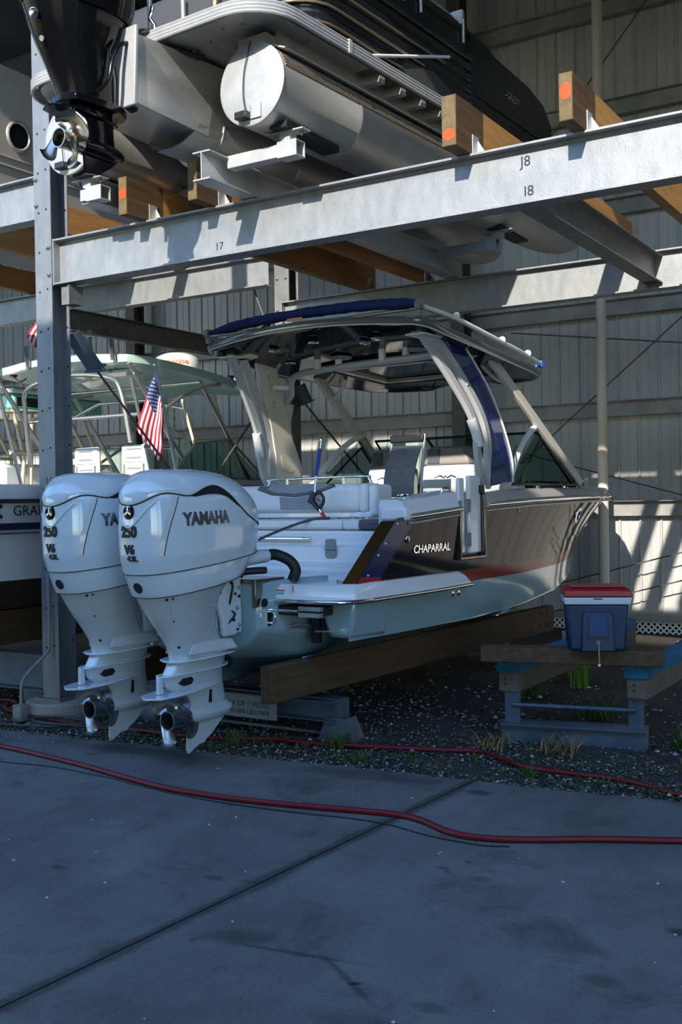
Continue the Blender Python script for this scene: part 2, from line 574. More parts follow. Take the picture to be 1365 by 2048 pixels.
    l.new(b.outputs[0], p.inputs['Normal'])
    return m

def gravel_mat():
    return M('gravel_soil', (0.018, 0.016, 0.014), 0.95, 0, (0.06, 0.056, 0.05), 38, 0.5, 0.8, 45, contrast=0.4, detail=8)

def edge_y(x):
    return 5.622 + 0.0987 * (x + 6.693)
def joint_x(y):
    return -2.982 + 0.0544 * (y - 2.482)

fl = struct('floor')
CONC = concrete_mat()
def wavy_edge(x0, x1):
    rr = random.Random(3)
    xs = np.linspace(x0, x1, 40)
    return [(float(x), edge_y(float(x)) + rr.uniform(-.012, .012)) for x in xs]
g = 0.008
for (lx, rx) in ((None, 1), (1, None)):
    b = B()
    if lx is None:
        je = joint_x(edge_y(-2.8)) - g
        poly = [(-16, -6)] + [(joint_x(-6) - g, -6)] + wavy_edge(je, -16)
        poly = [(-16, -6), (joint_x(-6) - g, -6), (je, edge_y(je))] + wavy_edge(je - .05, -16)
    else:
        je = joint_x(edge_y(-2.8)) + g
        poly = [(joint_x(-6) + g, -6), (9, -6)] + wavy_edge(9, je + .05) + [(je, edge_y(je))]
    b.prism(poly, 'z', -0.16, 0.0)
    b.out('concrete_slab', CONC, fl)
B().box(-16, -30, -0.16, 9, -6.02, 0.0).out('concrete_slab', CONC, fl)
# dark filler at the bottom of the joint
b = B()
b.box(-3.6, -6, -0.05, -2.5, 6.2, -0.03)
b.out('joint_filler', M('joint_filler', (0.03, 0.03, 0.03), 0.9), fl)

gr = B()
rows = []
for j in range(50):
    row = []
    for i in range(70):
        x = -17 + i * 22 / 69
        y0 = edge_y(x) - 0.03
        y = y0 + (14.4 - y0) * (j / 49) ** 1.6
        row.append((x, y, -0.035 + 0.03 * math.sin(x * 3.1 + y * 2.2) * math.sin(y * 4.3 - x) * min(1, j / 6)))
    rows.append(row)
gr.grid(rows)
gob = gr.out('floor_gravel', gravel_mat(), None, smooth=60)
gob['kind'] = 'structure'

# loose stones, uncountable
def stones():
    rng = np.random.default_rng(5)
    octv = np.array([(1, 0, 0), (-1, 0, 0), (0, 1, 0), (0, -1, 0), (0, 0, 1), (0, 0, -1)], float)
    octf = [(0, 2, 4), (2, 1, 4), (1, 3, 4), (3, 0, 4), (2, 0, 5), (1, 2, 5), (3, 1, 5), (0, 3, 5)]
    V, F, C = [], [], []
    n = 15000
    pal = np.array([(.30, .30, .295), (.16, .157, .153), (.46, .455, .44), (.07, .067, .063), (.12, .09, .073), (.18, .187, .20), (.05, .048, .045), (.06, .055, .05), (.04, .036, .032)])
    k = 0
    while k < n:
        x = rng.uniform(-8.3, 0.3)
        y = edge_y(x) + rng.exponential(1.1) - 0.03
        if y > 13.3 or math.hypot(x + 6.825, y - 6.4) < .34 or math.hypot(x + 6.95, y - 6.2) < .14:
            continue
        s = rng.uniform(.005, .0145) * (1 + 0.6 * (y > 7.5))
        if rng.random() < .04:
            s *= 1.7
        a = rng.uniform(0, 6.28)
        sc = s * np.array([1, rng.uniform(.55, .95), rng.uniform(.35, .7)])
        v = octv * sc * rng.uniform(.75, 1.2, (6, 1))
        ca, sa = math.cos(a), math.sin(a)
        v = np.stack([v[:, 0] * ca - v[:, 1] * sa, v[:, 0] * sa + v[:, 1] * ca, v[:, 2]], 1)
        zz = 0.004 if y < edge_y(x) else -0.03 + rng.uniform(0, .02)
        V.append(v + (x, y, zz + s * .3))
        F += [tuple(i + 6 * k for i in f) for f in octf]
        C.append(pal[rng.integers(0, len(pal))] * rng.uniform(.7, 1.15))
        k += 1
    me = bpy.data.meshes.new('gravel')
    me.from_pydata(np.concatenate(V).tolist(), [], F)
    at = me.color_attributes.new('stone', 'FLOAT_COLOR', 'POINT')
    cc = np.ones((n * 6, 4))
    cc[:, :3] = np.repeat(np.array(C), 6, 0)
    at.data.foreach_set('color', cc.ravel())
    m = bpy.data.materials.new('crushed_stone')
    m.use_nodes = True
    a = m.node_tree.nodes.new('ShaderNodeVertexColor')
    a.layer_name = 'stone'
    m.node_tree.links.new(a.outputs[0], m.node_tree.nodes['Principled BSDF'].inputs['Base Color'])
    m.node_tree.nodes['Principled BSDF'].inputs['Roughness'].default_value = .8
    me.materials.append(m)
    o = bpy.data.objects.new('gravel', me)
    COL.objects.link(o)
    tag(o, 'loose crushed white and grey gravel covering the ground beyond the concrete', 'gravel', kind='stuff')
stones()

# ---- back wall of ribbed metal panels
wb = struct('wall_back', (0, 13.8, 0))
def wall_panel_mesh():
    prof = []
    for k in range(3):
        x = k * 0.27
        prof += [(x, -.026), (x + .009, -.026), (x + .020, 0), (x + .118, 0), (x + .124, -.006), (x + .140, -.006), (x + .146, 0), (x + .250, 0), (x + .261, -.026)]
    prof += [(.81, -.026)]
    b = B()
    rows = [[(x, y, z) for x, y in prof] for z in (0.2, 2.9, 4.2, 5.6, 10.2)]
    b.grid(rows)
    return b
first = None
for i in range(32):
    x = -17.2 + i * 0.81
    if first is None:
        first = wall_panel_mesh().out('wall_panel', WALLP, wb, smooth=20)
        first.location = (x, 0, 0)
    else:
        share(first, wb, (x, 0, 0.0))
# cladding screws, one row per purlin
for z in (1.605, 2.91, 4.23, 5.54, 6.83):
    b = B()
    for i in range(60):
        x = -12.1 + i * 0.27
        b.lathe([(0.013, 0), (0.011, -.008)], (x + .2, 0.0, z + .12), (0, 1, 0), 6)
    o = b.out('cladding_screw', GREY_P, wb)
    o['kind'] = 'stuff'
girt0 = None
for z in (1.605, 2.91, 4.23, 5.54, 6.83, 8.14):
    if girt0 is None:
        b = B()
        pr = [(-.10, -.10), (-.10, -.085), (-.014, -.085), (-.014, .10), (.075, .10), (.075, .087), (0, .087), (0, -.10)]
        b.sweep([(-17.2, -.05, 0), (8.6, -.05, 0)], [(a, c) for a, c in pr])
        girt0 = b.out('purlin', GIRT, wb)
        girt0.location = (0, -.09, z)
    else:
        share(girt0, wb, (0, -.09, z))
b = B().box(-17.2, -.10, 0.13, 8.6, 0.02, 0.22)
b.out('base_rail', GIRT, wb)
# building columns on the wall
for i, x in enumerate((-6.33, -12.4)):
    b = B()
    ibeam(b, (0, 0, -.03), (0, 0, 10.2), .25, .2, up=(0, 1, 0))
    o = b.out('building_column', STEEL_B, None, loc=(x, 13.42, 0))
    tag(o, ('dark steel column against the back wall behind the black pontoon fence', 'dark steel column against the back wall behind the far left boats')[i], 'column', None)
b = B()
b.tube([(0, 0, -.03), (0, 0, 5.0), (0, 0, 10.2)], .066, 20)
o = b.out('pole', PVC, None, smooth=40, loc=(-4.27, 13.2, 0))
tag(o, 'tall cream painted pipe standing in front of the ribbed wall right of the bow', 'pole')
b = B()
b.tube([(0, 0, 0), (0, 0, 1.0)], .08, 16)
# cross brace cables on the wall
def cable(a, c, label):
    b = B()
    b.tube([a, c], .009, 6)
    tag(b.out('brace_cable', STEEL_B, None, smooth=40), label, 'cable')
cable((-6.25, 13.45, 5.1), (-3.1, 13.45, 8.7), 'thin dark brace cable slanting up the wall above the rack')
cable((-5.5, 13.45, 2.2), (-2.2, 13.45, 4.9), 'thin dark brace cable slanting up the wall beside the black hardtop')
cable((-5.6, 13.45, 4.0), (-2.6, 13.45, 3.55), 'thin brace cable sagging across the wall under the rack beam')
cable((-5.4, 13.45, 2.35), (-2.6, 13.45, 1.55), 'thin dark cable slanting down the wall right of the windshield')
cable((-5.2, 13.45, .55), (-2.6, 13.45, 1.25), 'upper of two thin cables across the sunlit wall patch')
cable((-5.2, 13.45, .20), (-2.6, 13.45, .90), 'lower of two thin cables across the sunlit wall patch')

# white lattice skirting below the wall
lt = thing('lattice_skirting', 'white diagonal lattice skirting under the back wall behind the cooler', 'lattice', (-5.6, 13.78, 0))
la = B().bar((0, 0, -.03), (.24, 0, .21), .022, .008, (0, 1, 0)).out('slat', LATT, lt)
lb = B().bar((.24, .008, -.03), (0, .008, .21), .022, .008, (0, 1, 0)).out('slat', LATT, lt)
for i in range(1, 34):
    share(la, lt, (i * .078, 0, 0))
    share(lb, lt, (i * .078, 0, 0))
B().box(-.1, .05, -.05, 3, .06, .22).out('backing', DARKHOLE, lt)

# roof over the racks, and the barn across the aisle that shades the concrete
b = B().box(-20, 3.4, 10.2, 9, 14.2, 10.3)
o = b.out('ceiling', ROOFM); o['kind'] = 'structure'
o = B().box(-20, 3.4, 7.93, -5.4, 3.5, 10.2).box(-5.4, 3.4, 7.28, 9, 3.5, 10.2).out('sun_blocker_header', WALLP); o['kind'] = 'structure'  # added header out of view; its stepped height limits where sun reaches
o = B().box(-18.6, 5.8, 0, -18.5, 14, 10.2).out('wall_left', WALLP); o['kind'] = 'structure'
ob = struct('wall_opposite')
B().box(-26, -3.0, 7.45, 16, -2.6, 7.80).out('eave_beam', STEEL_B, ob)
r = B()
r.add([(-26, -2.5, 7.5), (16, -2.5, 7.5), (16, -22, 7.5), (-26, -22, 7.5), (-26, -2.5, 7.65), (16, -2.5, 7.65), (16, -22, 7.65), (-26, -22, 7.65)],
      [(3, 2, 1, 0), (4, 5, 6, 7), (0, 1, 5, 4), (1, 2, 6, 5), (2, 3, 7, 6), (3, 0, 4, 7)])
r.out('barn_roof', ROOFM, ob)
B().box(-26, -22.2, -.2, 16, -22, 7.5).out('barn_wall', WALLP, ob)
B().box(-26.2, -2.5, -.2, -26, 5.3, 8.0).out('glow_blocker_wall', WALLP, ob)  # added unseen wall, keeps horizon glow out of the aisle
B().box(12, -2.5, -.2, 12.2, 5.3, 8.0).out('glow_blocker_wall', WALLP, ob)  # second added glow blocker, right end of the aisle
B().box(8.9, 5.3, -.2, 9.1, 14, 10.2).out('bay_end_wall', WALLP, ob)
for x in (-20, -13, 1, 8):
    bb = B(); ibeam(bb, (x, -2.8, -.1), (x, -2.8, 7.45), .3, .25, up=(0, 1, 0)); bb.out('barn_column', GALV_D, ob)

# ================================================================== STEEL RACK
def bolt(parent, loc, axis=(0, -1, 0), r=.016, mat=None):
    key = 'bolt' + str(r) + str(axis)
    if key not in PROTO:
        b = B().lathe([(r * 1.35, -.001), (r * 1.35, .005)], (0, 0, 0), axis, 12).lathe([(r, .004), (r, .016), (r * .6, .018)], (0, 0, 0), axis, 6)
        b.lathe([(r * .55, .016), (r * .55, .028)], (0, 0, 0), axis, 8)
        PROTO[key] = b.out('bolt', mat or GALV_D, parent, loc=loc)
        return PROTO[key]
    return share(PROTO[key], parent, loc)
def hole(parent, loc, axis=(0, -1, 0), r=.010):
    key = 'hole' + str(r) + str(axis)
    if key not in PROTO:
        PROTO[key] = B().lathe([(r, -.002), (r, .0012)], (0, 0, 0), axis, 10).out('bolt_hole', DARKHOLE, parent, loc=loc)
        return PROTO[key]
    return share(PROTO[key], parent, loc)
PROTO = {}

# front column: flanges face the aisle
fc = thing('steel_column', 'galvanized steel column with bolt holes standing left of the white outboards', 'column', (-6.845, 6.3, 0))
b = B()
ibeam(b, (0, .1, 0.1), (0, .1, 9.5), .20, .195, .011, .008, up=(0, 1, 0))
b.out('shaft', GALV_C, fc)
for k in range(22):
    z = .55 + k * .335
    for sx in (-.045, .045):
        hole(fc, (sx, 0, z + (.02 if sx > 0 else 0)))
for k in range(20):
    z = .6 + k * .335
    hole(fc, (.075, .188, z), (0, -1, 0))
for sx, z in ((-.07, 4.30), (-.07, 4.52), (.07, 3.70), (.07, 3.93)):
    bolt(fc, (sx, 0, z))
B().lathe([(.30, -.08), (.30, .09), (.285, .105), (0, .105)], (0.02, .1, 0), (0, 0, 1), 32).out('concrete_pier', CONC_P, fc, smooth=40)
B().box(-.15, -.05, .105, .15, .25, .125).out('base_plate', GALV_D, fc)

def rear_column(x, label):
    c = thing('steel_column', label, 'column', (x, 9.9, 0))
    b = B()
    ibeam(b, (0, .1, 0.0), (0, .1, 9.5), .20, .2, .011, .008, up=(0, 1, 0))
    b.out('shaft', GALV_D, c)
    for z in (3.74, 3.94, 4.3, 4.5):
        for sx in (-.06, .06):
            bolt(c, (sx, 0, z), (0, -1, 0), .014)
    B().box(-.16, -.06, -.05, .16, .26, .02).out('base_plate', GALV_D, c)
rear_column(-6.905, 'galvanized rear rack column standing behind the port leg of the black hardtop')
rear_column(-12.2, 'galvanized rear rack column far left behind the teal T-top boat')

def beam(name, label, x0, x1, y, zt, h=.38, w=.15, mat=GALV, plates=True):
    t = thing(name, label, 'beam', (x0, y, zt - h / 2))
    b = B()
    ibeam(b, (.012, 0, 0), (x1 - x0, 0, 0), h, w, .014, .010)
    b.out('girder', mat, t)
    if plates:
        B().box(0, -w / 2, -h / 2 - .005, .014, w / 2, h / 2 + .005).out('end_plate', mat, t)
    return t
fb = beam('rack_beam', 'long galvanized front rack beam lettered J8 and I8 crossing the photo', -6.745, 3.2, 6.385, 3.995)
rb = beam('rack_beam', 'sunlit rear rack beam running behind the black hardtop to the right', -6.80, 3.2, 9.80, 3.995, .35, .15)
lbm = beam('rack_beam', 'galvanized front rack beam running left from the tall column', -12.1, -6.945, 6.385, 4.565, .37, .15)
lrb = beam('rack_beam', 'bright sunlit rear rack beam left of the rear column above the pale green hardtop', -12.1, -7.01, 9.80, 4.545, .335, .15)
for s, size, px, pz in (('J8', .094, -2.54, 3.897), ('I8', .094, -2.52, 3.706), ('17', .082, -5.02, 3.706)):
    text('lettering', s, size, INK, fb, frame_m((px + 6.745, -.0055, pz - 3.805), (1, 0, 0), (0, 0, 1)), .0012, align='CENTER')
for x in (-1.9, 0.2):
    pass
# clip bracket hanging below the beam next to the column
b = B().box(.05, -.03, -.36, .16, .10, -.205).box(.16, -.06, -.36, .17, .10, -.205)
b.out('gusset', GALV_D, fb)

# deep side channel and rod bracing between the front and rear columns
sb = thing('side_channel', 'dark steel channel running back from the front column to the rear column', 'channel', (-6.80, 6.5, 3.35))
b = B(); channel(b, (0, 0, 0), (0, 3.4, 0), .19, .07, .009); b.out('channel', STEEL_B, sb)
def rod(label, a, c, stub_at, stub_to, two=None):
    t = thing('brace_rod', label, 'brace', a)
    a, c = Vector(a), Vector(c)
    b = B(); b.tube([(0, 0, 0), c - a], .011, 8); b.out('rod', STEEL_B, t, smooth=40)
    s0, s1 = Vector(stub_at) - a, Vector(stub_to) - a
    b = B()
    d = (s1 - s0).normalized()
    pr = [(-.075, -.03), (.075, -.03), (.075, .03), (.066, .03), (.066, -.021), (-.066, -.021), (-.066, .03), (-.075, .03)]
    b.sweep([s0, s1], pr, up=d.cross(Vector((1, 0, 0))) * -1)
    nrm = (s1 - s0).normalized()
    b.bar(s1 - nrm * .006, s1 + nrm * .006, .19, .10, up=d.cross(Vector((1, 0, 0))))
    b.out('anchor_channel', BLUESTEEL if two is None else STEEL_B, t)
rod('dark diagonal brace rod with an angled channel anchor on the front column', (-6.80, 6.86, 2.95), (-6.80, 9.75, .35), (-6.80, 6.56, 3.25), (-6.80, 6.84, 2.97))
rod('diagonal brace rod rising from behind the outboards to the rear column anchor', (-6.74, 9.55, 3.08), (-6.74, 6.6, .3), (-6.74, 9.85, 3.36), (-6.74, 9.57, 3.1), 1)
rod('diagonal brace rod coming down from the front rack beam to a rear column anchor', (-7.13, 9.9, 3.82), (-7.62, 9.9, 5.0), (-7.02, 9.9, 3.62), (-7.12, 9.9, 3.80), 1)
rod('dark brace rod and anchor seen through the arch behind the black hardtop', (-6.70, 10.02, 2.88), (-6.22, 13.2, .40), (-6.75, 9.98, 3.08), (-6.70, 10.06, 2.88), 1)

# ---- timbers and clips on the beams
def timber(label, x, y0, y1, z=3.997, h=.285, w=.085, paint=None, clipside=1, clip=True):
    t = thing('timber_joist', label, 'timber', (x, y0, z))
    b = B()
    L = y1 - y0
    # the sun-bleached front end is greyer than the sheltered run behind the beam
    rings = [[(-w / 2, yy, 0), (w / 2, yy, 0), (w / 2, yy, h), (-w / 2, yy, h)] for yy in (0, .42, L)]
    b.loft(rings[:2], 0, caps=False)
    b.add(rings[0], [(3, 2, 1, 0)], 0)
    b.loft(rings[1:], 1, caps=False)
    b.add(rings[2], [(0, 1, 2, 3)], 1)
    b.out('plank', [WOOD, WOOD_F], t)
    B().box(-w / 2 + .004, -.002, .004, w / 2 - .004, .0, h - .004).out('end_grain', WOOD_END, t)
    if paint:
        b = B()
        rr = random.Random(int(x * 100))
        pts = [(paint[0] * .0 + math.cos(a) * w * .48 * rr.uniform(.9, 1.0), h * paint[0] + math.sin(a) * h * paint[1] * rr.uniform(.85, 1.1)) for a in np.linspace(0, 6.283, 15)[:-1]]
        b.prism(pts, 'y', -.004, -.0015)
        b.out('paint_mark', ORANGE, t)
    if clip:
        s = clipside
        for yy in (6.385 - y0, 9.79 - y0):
            b = B()
            x0 = s * w / 2
            b.box(min(x0, x0 + s * .006), yy - .045, 0, max(x0, x0 + s * .006), yy + .045, .13)
            b.box(min(x0, x0 + s * .08), yy - .06, -.004, max(x0, x0 + s * .08), yy + .07, .004)
            b.prism([(x0, .0), (x0 + s * .075, .0), (x0, .12)], 'y', yy + .03, yy + .037)
            b.out('angle_clip', ALU_L, t)
    return t
timber('timber joist with an orange paint dot, leftmost on the front beam under the pontoon boat', -5.73, 6.09, 9.93, paint=(.55, .16), h=.29, w=.085)
timber('timber joist with bare end beside the aluminium beam left of the front beam middle', -5.035, 6.09, 9.72, h=.29, w=.085)
timber('timber joist with a faded orange mark resting on the front beam right of the pontoon', -2.94, 6.10, 9.9, h=.32, w=.10, paint=(.22, .13), clipside=1)
timber('timber joist with a bright orange painted end, rightmost on the front beam', -2.165, 6.09, 9.9, h=.285, w=.085, paint=(.60, .19))
timber('brown timber joist behind the tall column, nearest it in the left rack bay', -8.2, 6.2, 10.0, z=4.57, h=.28, w=.09, clip=False)
timber('brown timber joist in the left rack bay, second from the tall column', -9.22, 6.2, 10.0, z=4.57, h=.28, w=.09, clip=False)
timber('brown timber joist in the left rack bay at the photo edge', -10.85, 6.2, 10.0, z=4.57, h=.28, w=.09, clip=False)

# ---- aluminium bunk beams under the pontoon boat
def alu_beam(label, x, y0, y1, z, h=.20, w=.15, mat=ALU_L):
    t = thing('aluminium_beam', label, 'beam', (x, y0, z))
    b = B(); ibeam(b, (0, 0, h / 2), (0, y1 - y0, h / 2), h, w, .010, .008); b.out('girder', mat, t)
    return t
a1 = alu_beam('aluminium bunk beam with an open end over the middle of the front beam', -4.68, 5.76, 9.95, 4.0, .20, .15)
a0 = alu_beam('aluminium bunk beam with an open end beside the left orange marked timber', -5.98, 5.98, 10.1, 4.10, .19, .15)
i2 = alu_beam('dull steel brace beam between the two rack beams at the far right', -2.66, 6.48, 9.82, 3.70, .25, .15, GALV_D)

# cross arms with sockets and plates carrying the pontoon tubes
def cross_arm(label, y, x0, x1, z, plate_x):
    t = thing('pontoon_support', label, 'bracket', (x0, y, z))
    B().box(0, -.045, -.045, x1 - x0, .045, .045).out('arm', ALU_L, t, bev=.004)
    b = B()
    b.box(x1 - x0 - .02, -.055, -.055, x1 - x0 + .14, .055, -.047).box(x1 - x0 - .02, -.055, .047, x1 - x0 + .14, .055, .055)
    b.box(x1 - x0 - .02, -.055, -.047, x1 - x0 + .14, -.047, .047).box(x1 - x0 - .02, .047, -.047, x1 - x0 + .14, .055, .047)
    b.out('socket', ALU_L, t)
    px = plate_x - x0
    B().box(px - .04, -.04, .055, px + .04, .04, .115).out('post', ALU_L, t)
    B().box(px - .15, -.05, .115, px + .15, .05, .125).out('plate', ALU_L, t)
    B().box(px - .07, -.12, .125, px + .07, .55, .17).out('bunk_pad', BLACK_R, t)
    for sx in (-.11, .11):
        bolt(t, (px + sx, 0, .115), (0, 0, -1), .010)
    return t
cross_arm('bright aluminium arm and socket holding up the right pontoon tube at its stern', 6.02, -4.62, -4.16, 4.165, -4.12)
cross_arm('short aluminium bracket and socket under the left pontoon at its stern', 6.0, -6.05, -5.96, 4.16, -5.98)
cross_arm('dusty aluminium arm and plate under the pontoons at the far end', 9.35, -4.62, -4.15, 4.165, -4.0)
t = thing('cross_tube', 'blue tinted aluminium cross tube lying over the two left timbers', 'tube', (-5.9, 6.9, 4.29))
B().box(0, -.05, 0, 1.0, .05, .09).out('tube', ALU_L, t, bev=.004)

# electrical conduit by the column foot
cd = thing('conduit', 'grey conduit running down the tall column into a floor box', 'conduit', (-6.83, 6.27, 0))
B().tube([(0, 0, 2.0), (0, 0, 1.3), (0, 0, .62), (-.01, -.01, .52), (-.11, -.13, .36), (-.13, -.19, .26), (-.13, -.20, .02)], .013, 8, smooth=4).out('pipe', GREY_P, cd, smooth=50)
B().box(-.18, -.25, -.04, -.08, -.16, .10).out('box', GREY_P, cd, bev=.006)
# ================================================================== THE BLACK-SIDED BOAT
bt = thing('motorboat', 'black sided motorboat with a red stripe and black hardtop under the rack', 'boat', (-5.02, 6.2, 0), (0, 0, math.radians(-3.2)))
# by, w_gunwale, z_rub, w_chine, z_chine, z_keel, z_stripe0, z_stripe1
HT = [(0.15, 1.21, 1.60, 1.15, .78, .40, 1.07, 1.18), (1.0, 1.22, 1.635, 1.15, .77, .40, 1.07, 1.17), (2.0, 1.22, 1.70, 1.14, .76, .40, 1.07, 1.17),
      (3.0, 1.22, 1.735, 1.10, .78, .40, 1.07, 1.17), (4.0, 1.19, 1.755, 1.00, .84, .41, 1.09, 1.19), (4.5, 1.15, 1.76, .90, .90, .44, 1.11, 1.215), (5.0, 1.09, 1.765, .77, .98, .50, 1.14, 1.25),
      (5.5, .99, 1.77, .59, 1.10, .62, 1.19, 1.30), (6.0, .84, 1.775, .39, 1.26, .84, 1.32, 1.41), (6.4, .65, 1.78, .22, 1.43, 1.10, 1.47, 1.54), (6.7, .44, 1.785, .11, 1.58, 1.38, 1.60, 1.65), (6.95, .12, 1.79, .02, 1.71, 1.66, 1.72, 1.74)]
BYS = [.15, .5, 1.0, 1.5, 2.0, 2.5, 3.0, 3.5, 4.0, 4.25, 4.5, 4.75, 5.0, 5.25, 5.5, 5.75, 6.0, 6.2, 6.4, 6.55, 6.7, 6.83, 6.95]
def hull_w(by, z):
    wg, zr, wc, zc, zk, s0, s1 = interp(HT, by)
    t = max(0, min(1, (z - zc) / max(zr - zc, .01)))
    p = 1.0 + .55 * max(0, min(1, (by - 3) / 2.5))
    return wc + (wg - wc) * t ** p
def hull_strip(name, mat, lo, hi, rows, start=None, skip=None, bys=None, sides=(1, -1), parent=None, off=0):
    """strip of topside between heights lo(by) and hi(by)"""
    b = B()
    for s in sides:
        grid = []
        for j in range(rows + 1):
            t = j / rows
            row = []
            for by in (bys or BYS):
                y = by
                z = lo(y) + (hi(y) - lo(y)) * t
                if start:
                    y = max(by, start(z))
                row.append((s * (hull_w(y, z) + off), y, z))
            grid.append(row)
        n = len(grid[0])
        vs = [v for r in grid for v in r]
        fs = []
        for i in range(rows):
            for j in range(n - 1):
                if s > 0 and skip and skip(bys[j], bys[j + 1], i, rows):
                    continue
                a, c, d, e = i * n + j, i * n + j + 1, (i + 1) * n + j + 1, (i + 1) * n + j
                fs.append((a, c, d, e) if s > 0 else (e, d, c, a))
        b.add(vs, fs)
    me_o = b.out(name, mat, parent or bt, smooth=35)
    return me_o
R_ = lambda k: (lambda by: interp(HT, by)[k])
# V bottom
b = B()
for s in (1, -1):
    rows = []
    for by in BYS:
        wg, zr, wc, zc, zk, s0, s1 = interp(HT, by)
        rows.append([(0, by, zk), (s * wc * .30, by, zk + (zc - zk) * .29), (s * wc * .31, by, zk + (zc - zk) * .26), (s * wc * .64, by, zk + (zc - zk) * .62), (s * wc * .65, by, zk + (zc - zk) * .585), (s * (wc - .07 * min(1, wc)), by, zc - .02), (s * wc, by, zc - .01), (s * wc, by, zc)])
    b.grid(rows)
b.out('hull_bottom', AQUA_G, bt, smooth=30)
hull_strip('hull_topside_lower', AQUA_G, R_(3), R_(5), 3)
hull_strip('red_stripe', RED_G, R_(5), R_(6), 2, start=lambda z: .15 + (z - 1.07) * .9)
slant = lambda z: .22 + max(0, (z - 1.17)) * 1.08
sb_y = [.15, .4, .55, .7, .9, 1.2, 1.5, 1.68, 2.10, 2.4] + [y for y in BYS if y > 2.4]
zsplit = .26
def split_hi(by):
    a, c = R_(6)(by), R_(1)(by)
    return a + (c - a) * zsplit
hull_strip('hull_side', BLACK_G, R_(6), split_hi, 2, start=slant, bys=sb_y)
hull_strip('hull_side', BLACK_G, split_hi, R_(1), 5, start=slant, bys=sb_y, skip=lambda a, c, i, r: a >= 1.67 and c <= 2.11)
# navy end bands with warm wood-coloured reflector strip along the slanted trailing edge
for s in (1, -1):
    b = B()
    pts = [(slant(z), z) for z in (1.17, 1.3, 1.45, 1.60)]
    rows = [[(s * (hull_w(y, z) + .004), y - .005, z) for y, z in pts], [(s * (hull_w(y + .13, z) + .004), y + .13, z) for y, z in pts], [(s * (hull_w(y + .27, z) + .004), y + .27, z) for y, z in pts]]
    b.grid(rows)
    rows = [[(s * (hull_w(y, z) + .004), y - .005, z) for y, z in pts], [(s * (hull_w(y, z) - .10), y - .03, z) for y, z in pts], [(s * (hull_w(y, z) - .16), y + .1, z) for y, z in pts]]
    b.grid(rows)
    b.out('navy_end_band', M('navy_end_gelcoat', (.004, .016, .075), .1, 0, spec=.3), bt)
    b = B()
    rows = [[(s * (hull_w(y, z) + .001), y - .012, z) for y, z in pts], [(s * (hull_w(y, z) - .100), y - .040, z) for y, z in pts]]
    b.grid(rows)
    b.out('bronze_edge_strip', M('bronze_polished_strip', (.20, .115, .045), .15, .9), bt)
    b = B()
    y0 = slant(1.07)
    b.grid([[(s * (hull_w(y, z) + .006), y - .008, z) for y, z in ((slant(1.17) - .07, 1.10), (slant(1.17) + .0, 1.175), (slant(1.21), 1.215))],
            [(s * (hull_w(y, z) + .006), y + .28, z) for y, z in ((slant(1.17) - .07, 1.10), (slant(1.17) + .0, 1.175), (slant(1.21), 1.195))]])
    b.out('red_corner_band', M('bright_red_gelcoat', (.34, .012, .018), .12, 0, coat=1), bt)
    for y, z in ((.30, 1.22), (.42, 1.36), (.51, 1.44), (.66, 1.58)):
        B().lathe([(.011, 0), (.008, .008), (0, .01)], (s * (hull_w(y, z) + .003), y + .05, z), (s, 0, 0), 10).out('snap', CHROME, bt, smooth=40)

# rub rails, polished
def rail_path(y0, y1, s, off=.012, dz=0):
    n = 26
    return [(s * (interp(HT, y)[0] + off), y, interp(HT, y)[1] + dz) for y in np.linspace(y0, y1, n)]
prof = [(-.03, -.022), (.012, -.022), (.024, -.008), (.024, .008), (.012, .022), (-.03, .022)]
for s, y0, y1 in ((1, .86, 1.66), (1, 2.12, 6.95), (-1, .86, 6.95)):
    B().sweep([(x, y, z) for x, y, z in rail_path(y0, y1, s)], [(a * s, c) for a, c in prof]).out('rub_rail', CHROME, bt, smooth=50)
    B().sweep([(x, y, z) for x, y, z in rail_path(y0, y1, s, .002, -.05)], [(a * .5 * s, c * .5) for a, c in prof]).out('lower_rail_bead', ALU, bt, smooth=50)
# white gunwale caps
def cap(y0, y1, s, h0, h1, inset, n=24):
    b = B()
    rows = []
    for y in np.linspace(y0, y1, n):
        wg, zr = interp(HT, y)[:2]
        t = (y - y0) / (y1 - y0)
        h = h0 + (h1 - h0) * t
        k = min(inset, max(.01, wg - .02))
        rows.append([(s * wg, y, zr + .02), (s * (wg - .01), y, zr + .05), (s * (wg - .045 * min(1, wg * 2)), y, zr + h * .9), (s * (wg - .09 * min(1, wg * 2)), y, zr + h), (s * (wg - k), y, zr + h), (s * (wg - k - .01), y, zr + h - .06), (s * max(wg - k - .01, 0), y, zr - .35)])
    b.grid(rows)
    for r in (rows[0], rows[-1]):
        b.add(r, [tuple(range(len(r)))])
    return b.out('gunwale', WHITE_G, bt, smooth=40)
cap(2.13, 6.9, 1, .115, .085, .26).data.materials[0] = SHADE_GEL
cap(.86, 6.9, -1, .16, .10, .26)
cap(.84, 1.66, 1, .13, .15, .24, 12)
# foredeck
b = B()
rows = [[(x * max(interp(HT, y)[0] - .2, .01), y, interp(HT, y)[1] + .04) for x in (-1, -.5, 0, .5, 1)] for y in (4.5, 5, 5.5, 6, 6.5, 6.85)]
b.grid(rows); b.out('foredeck', WHITE_G, bt, smooth=40)
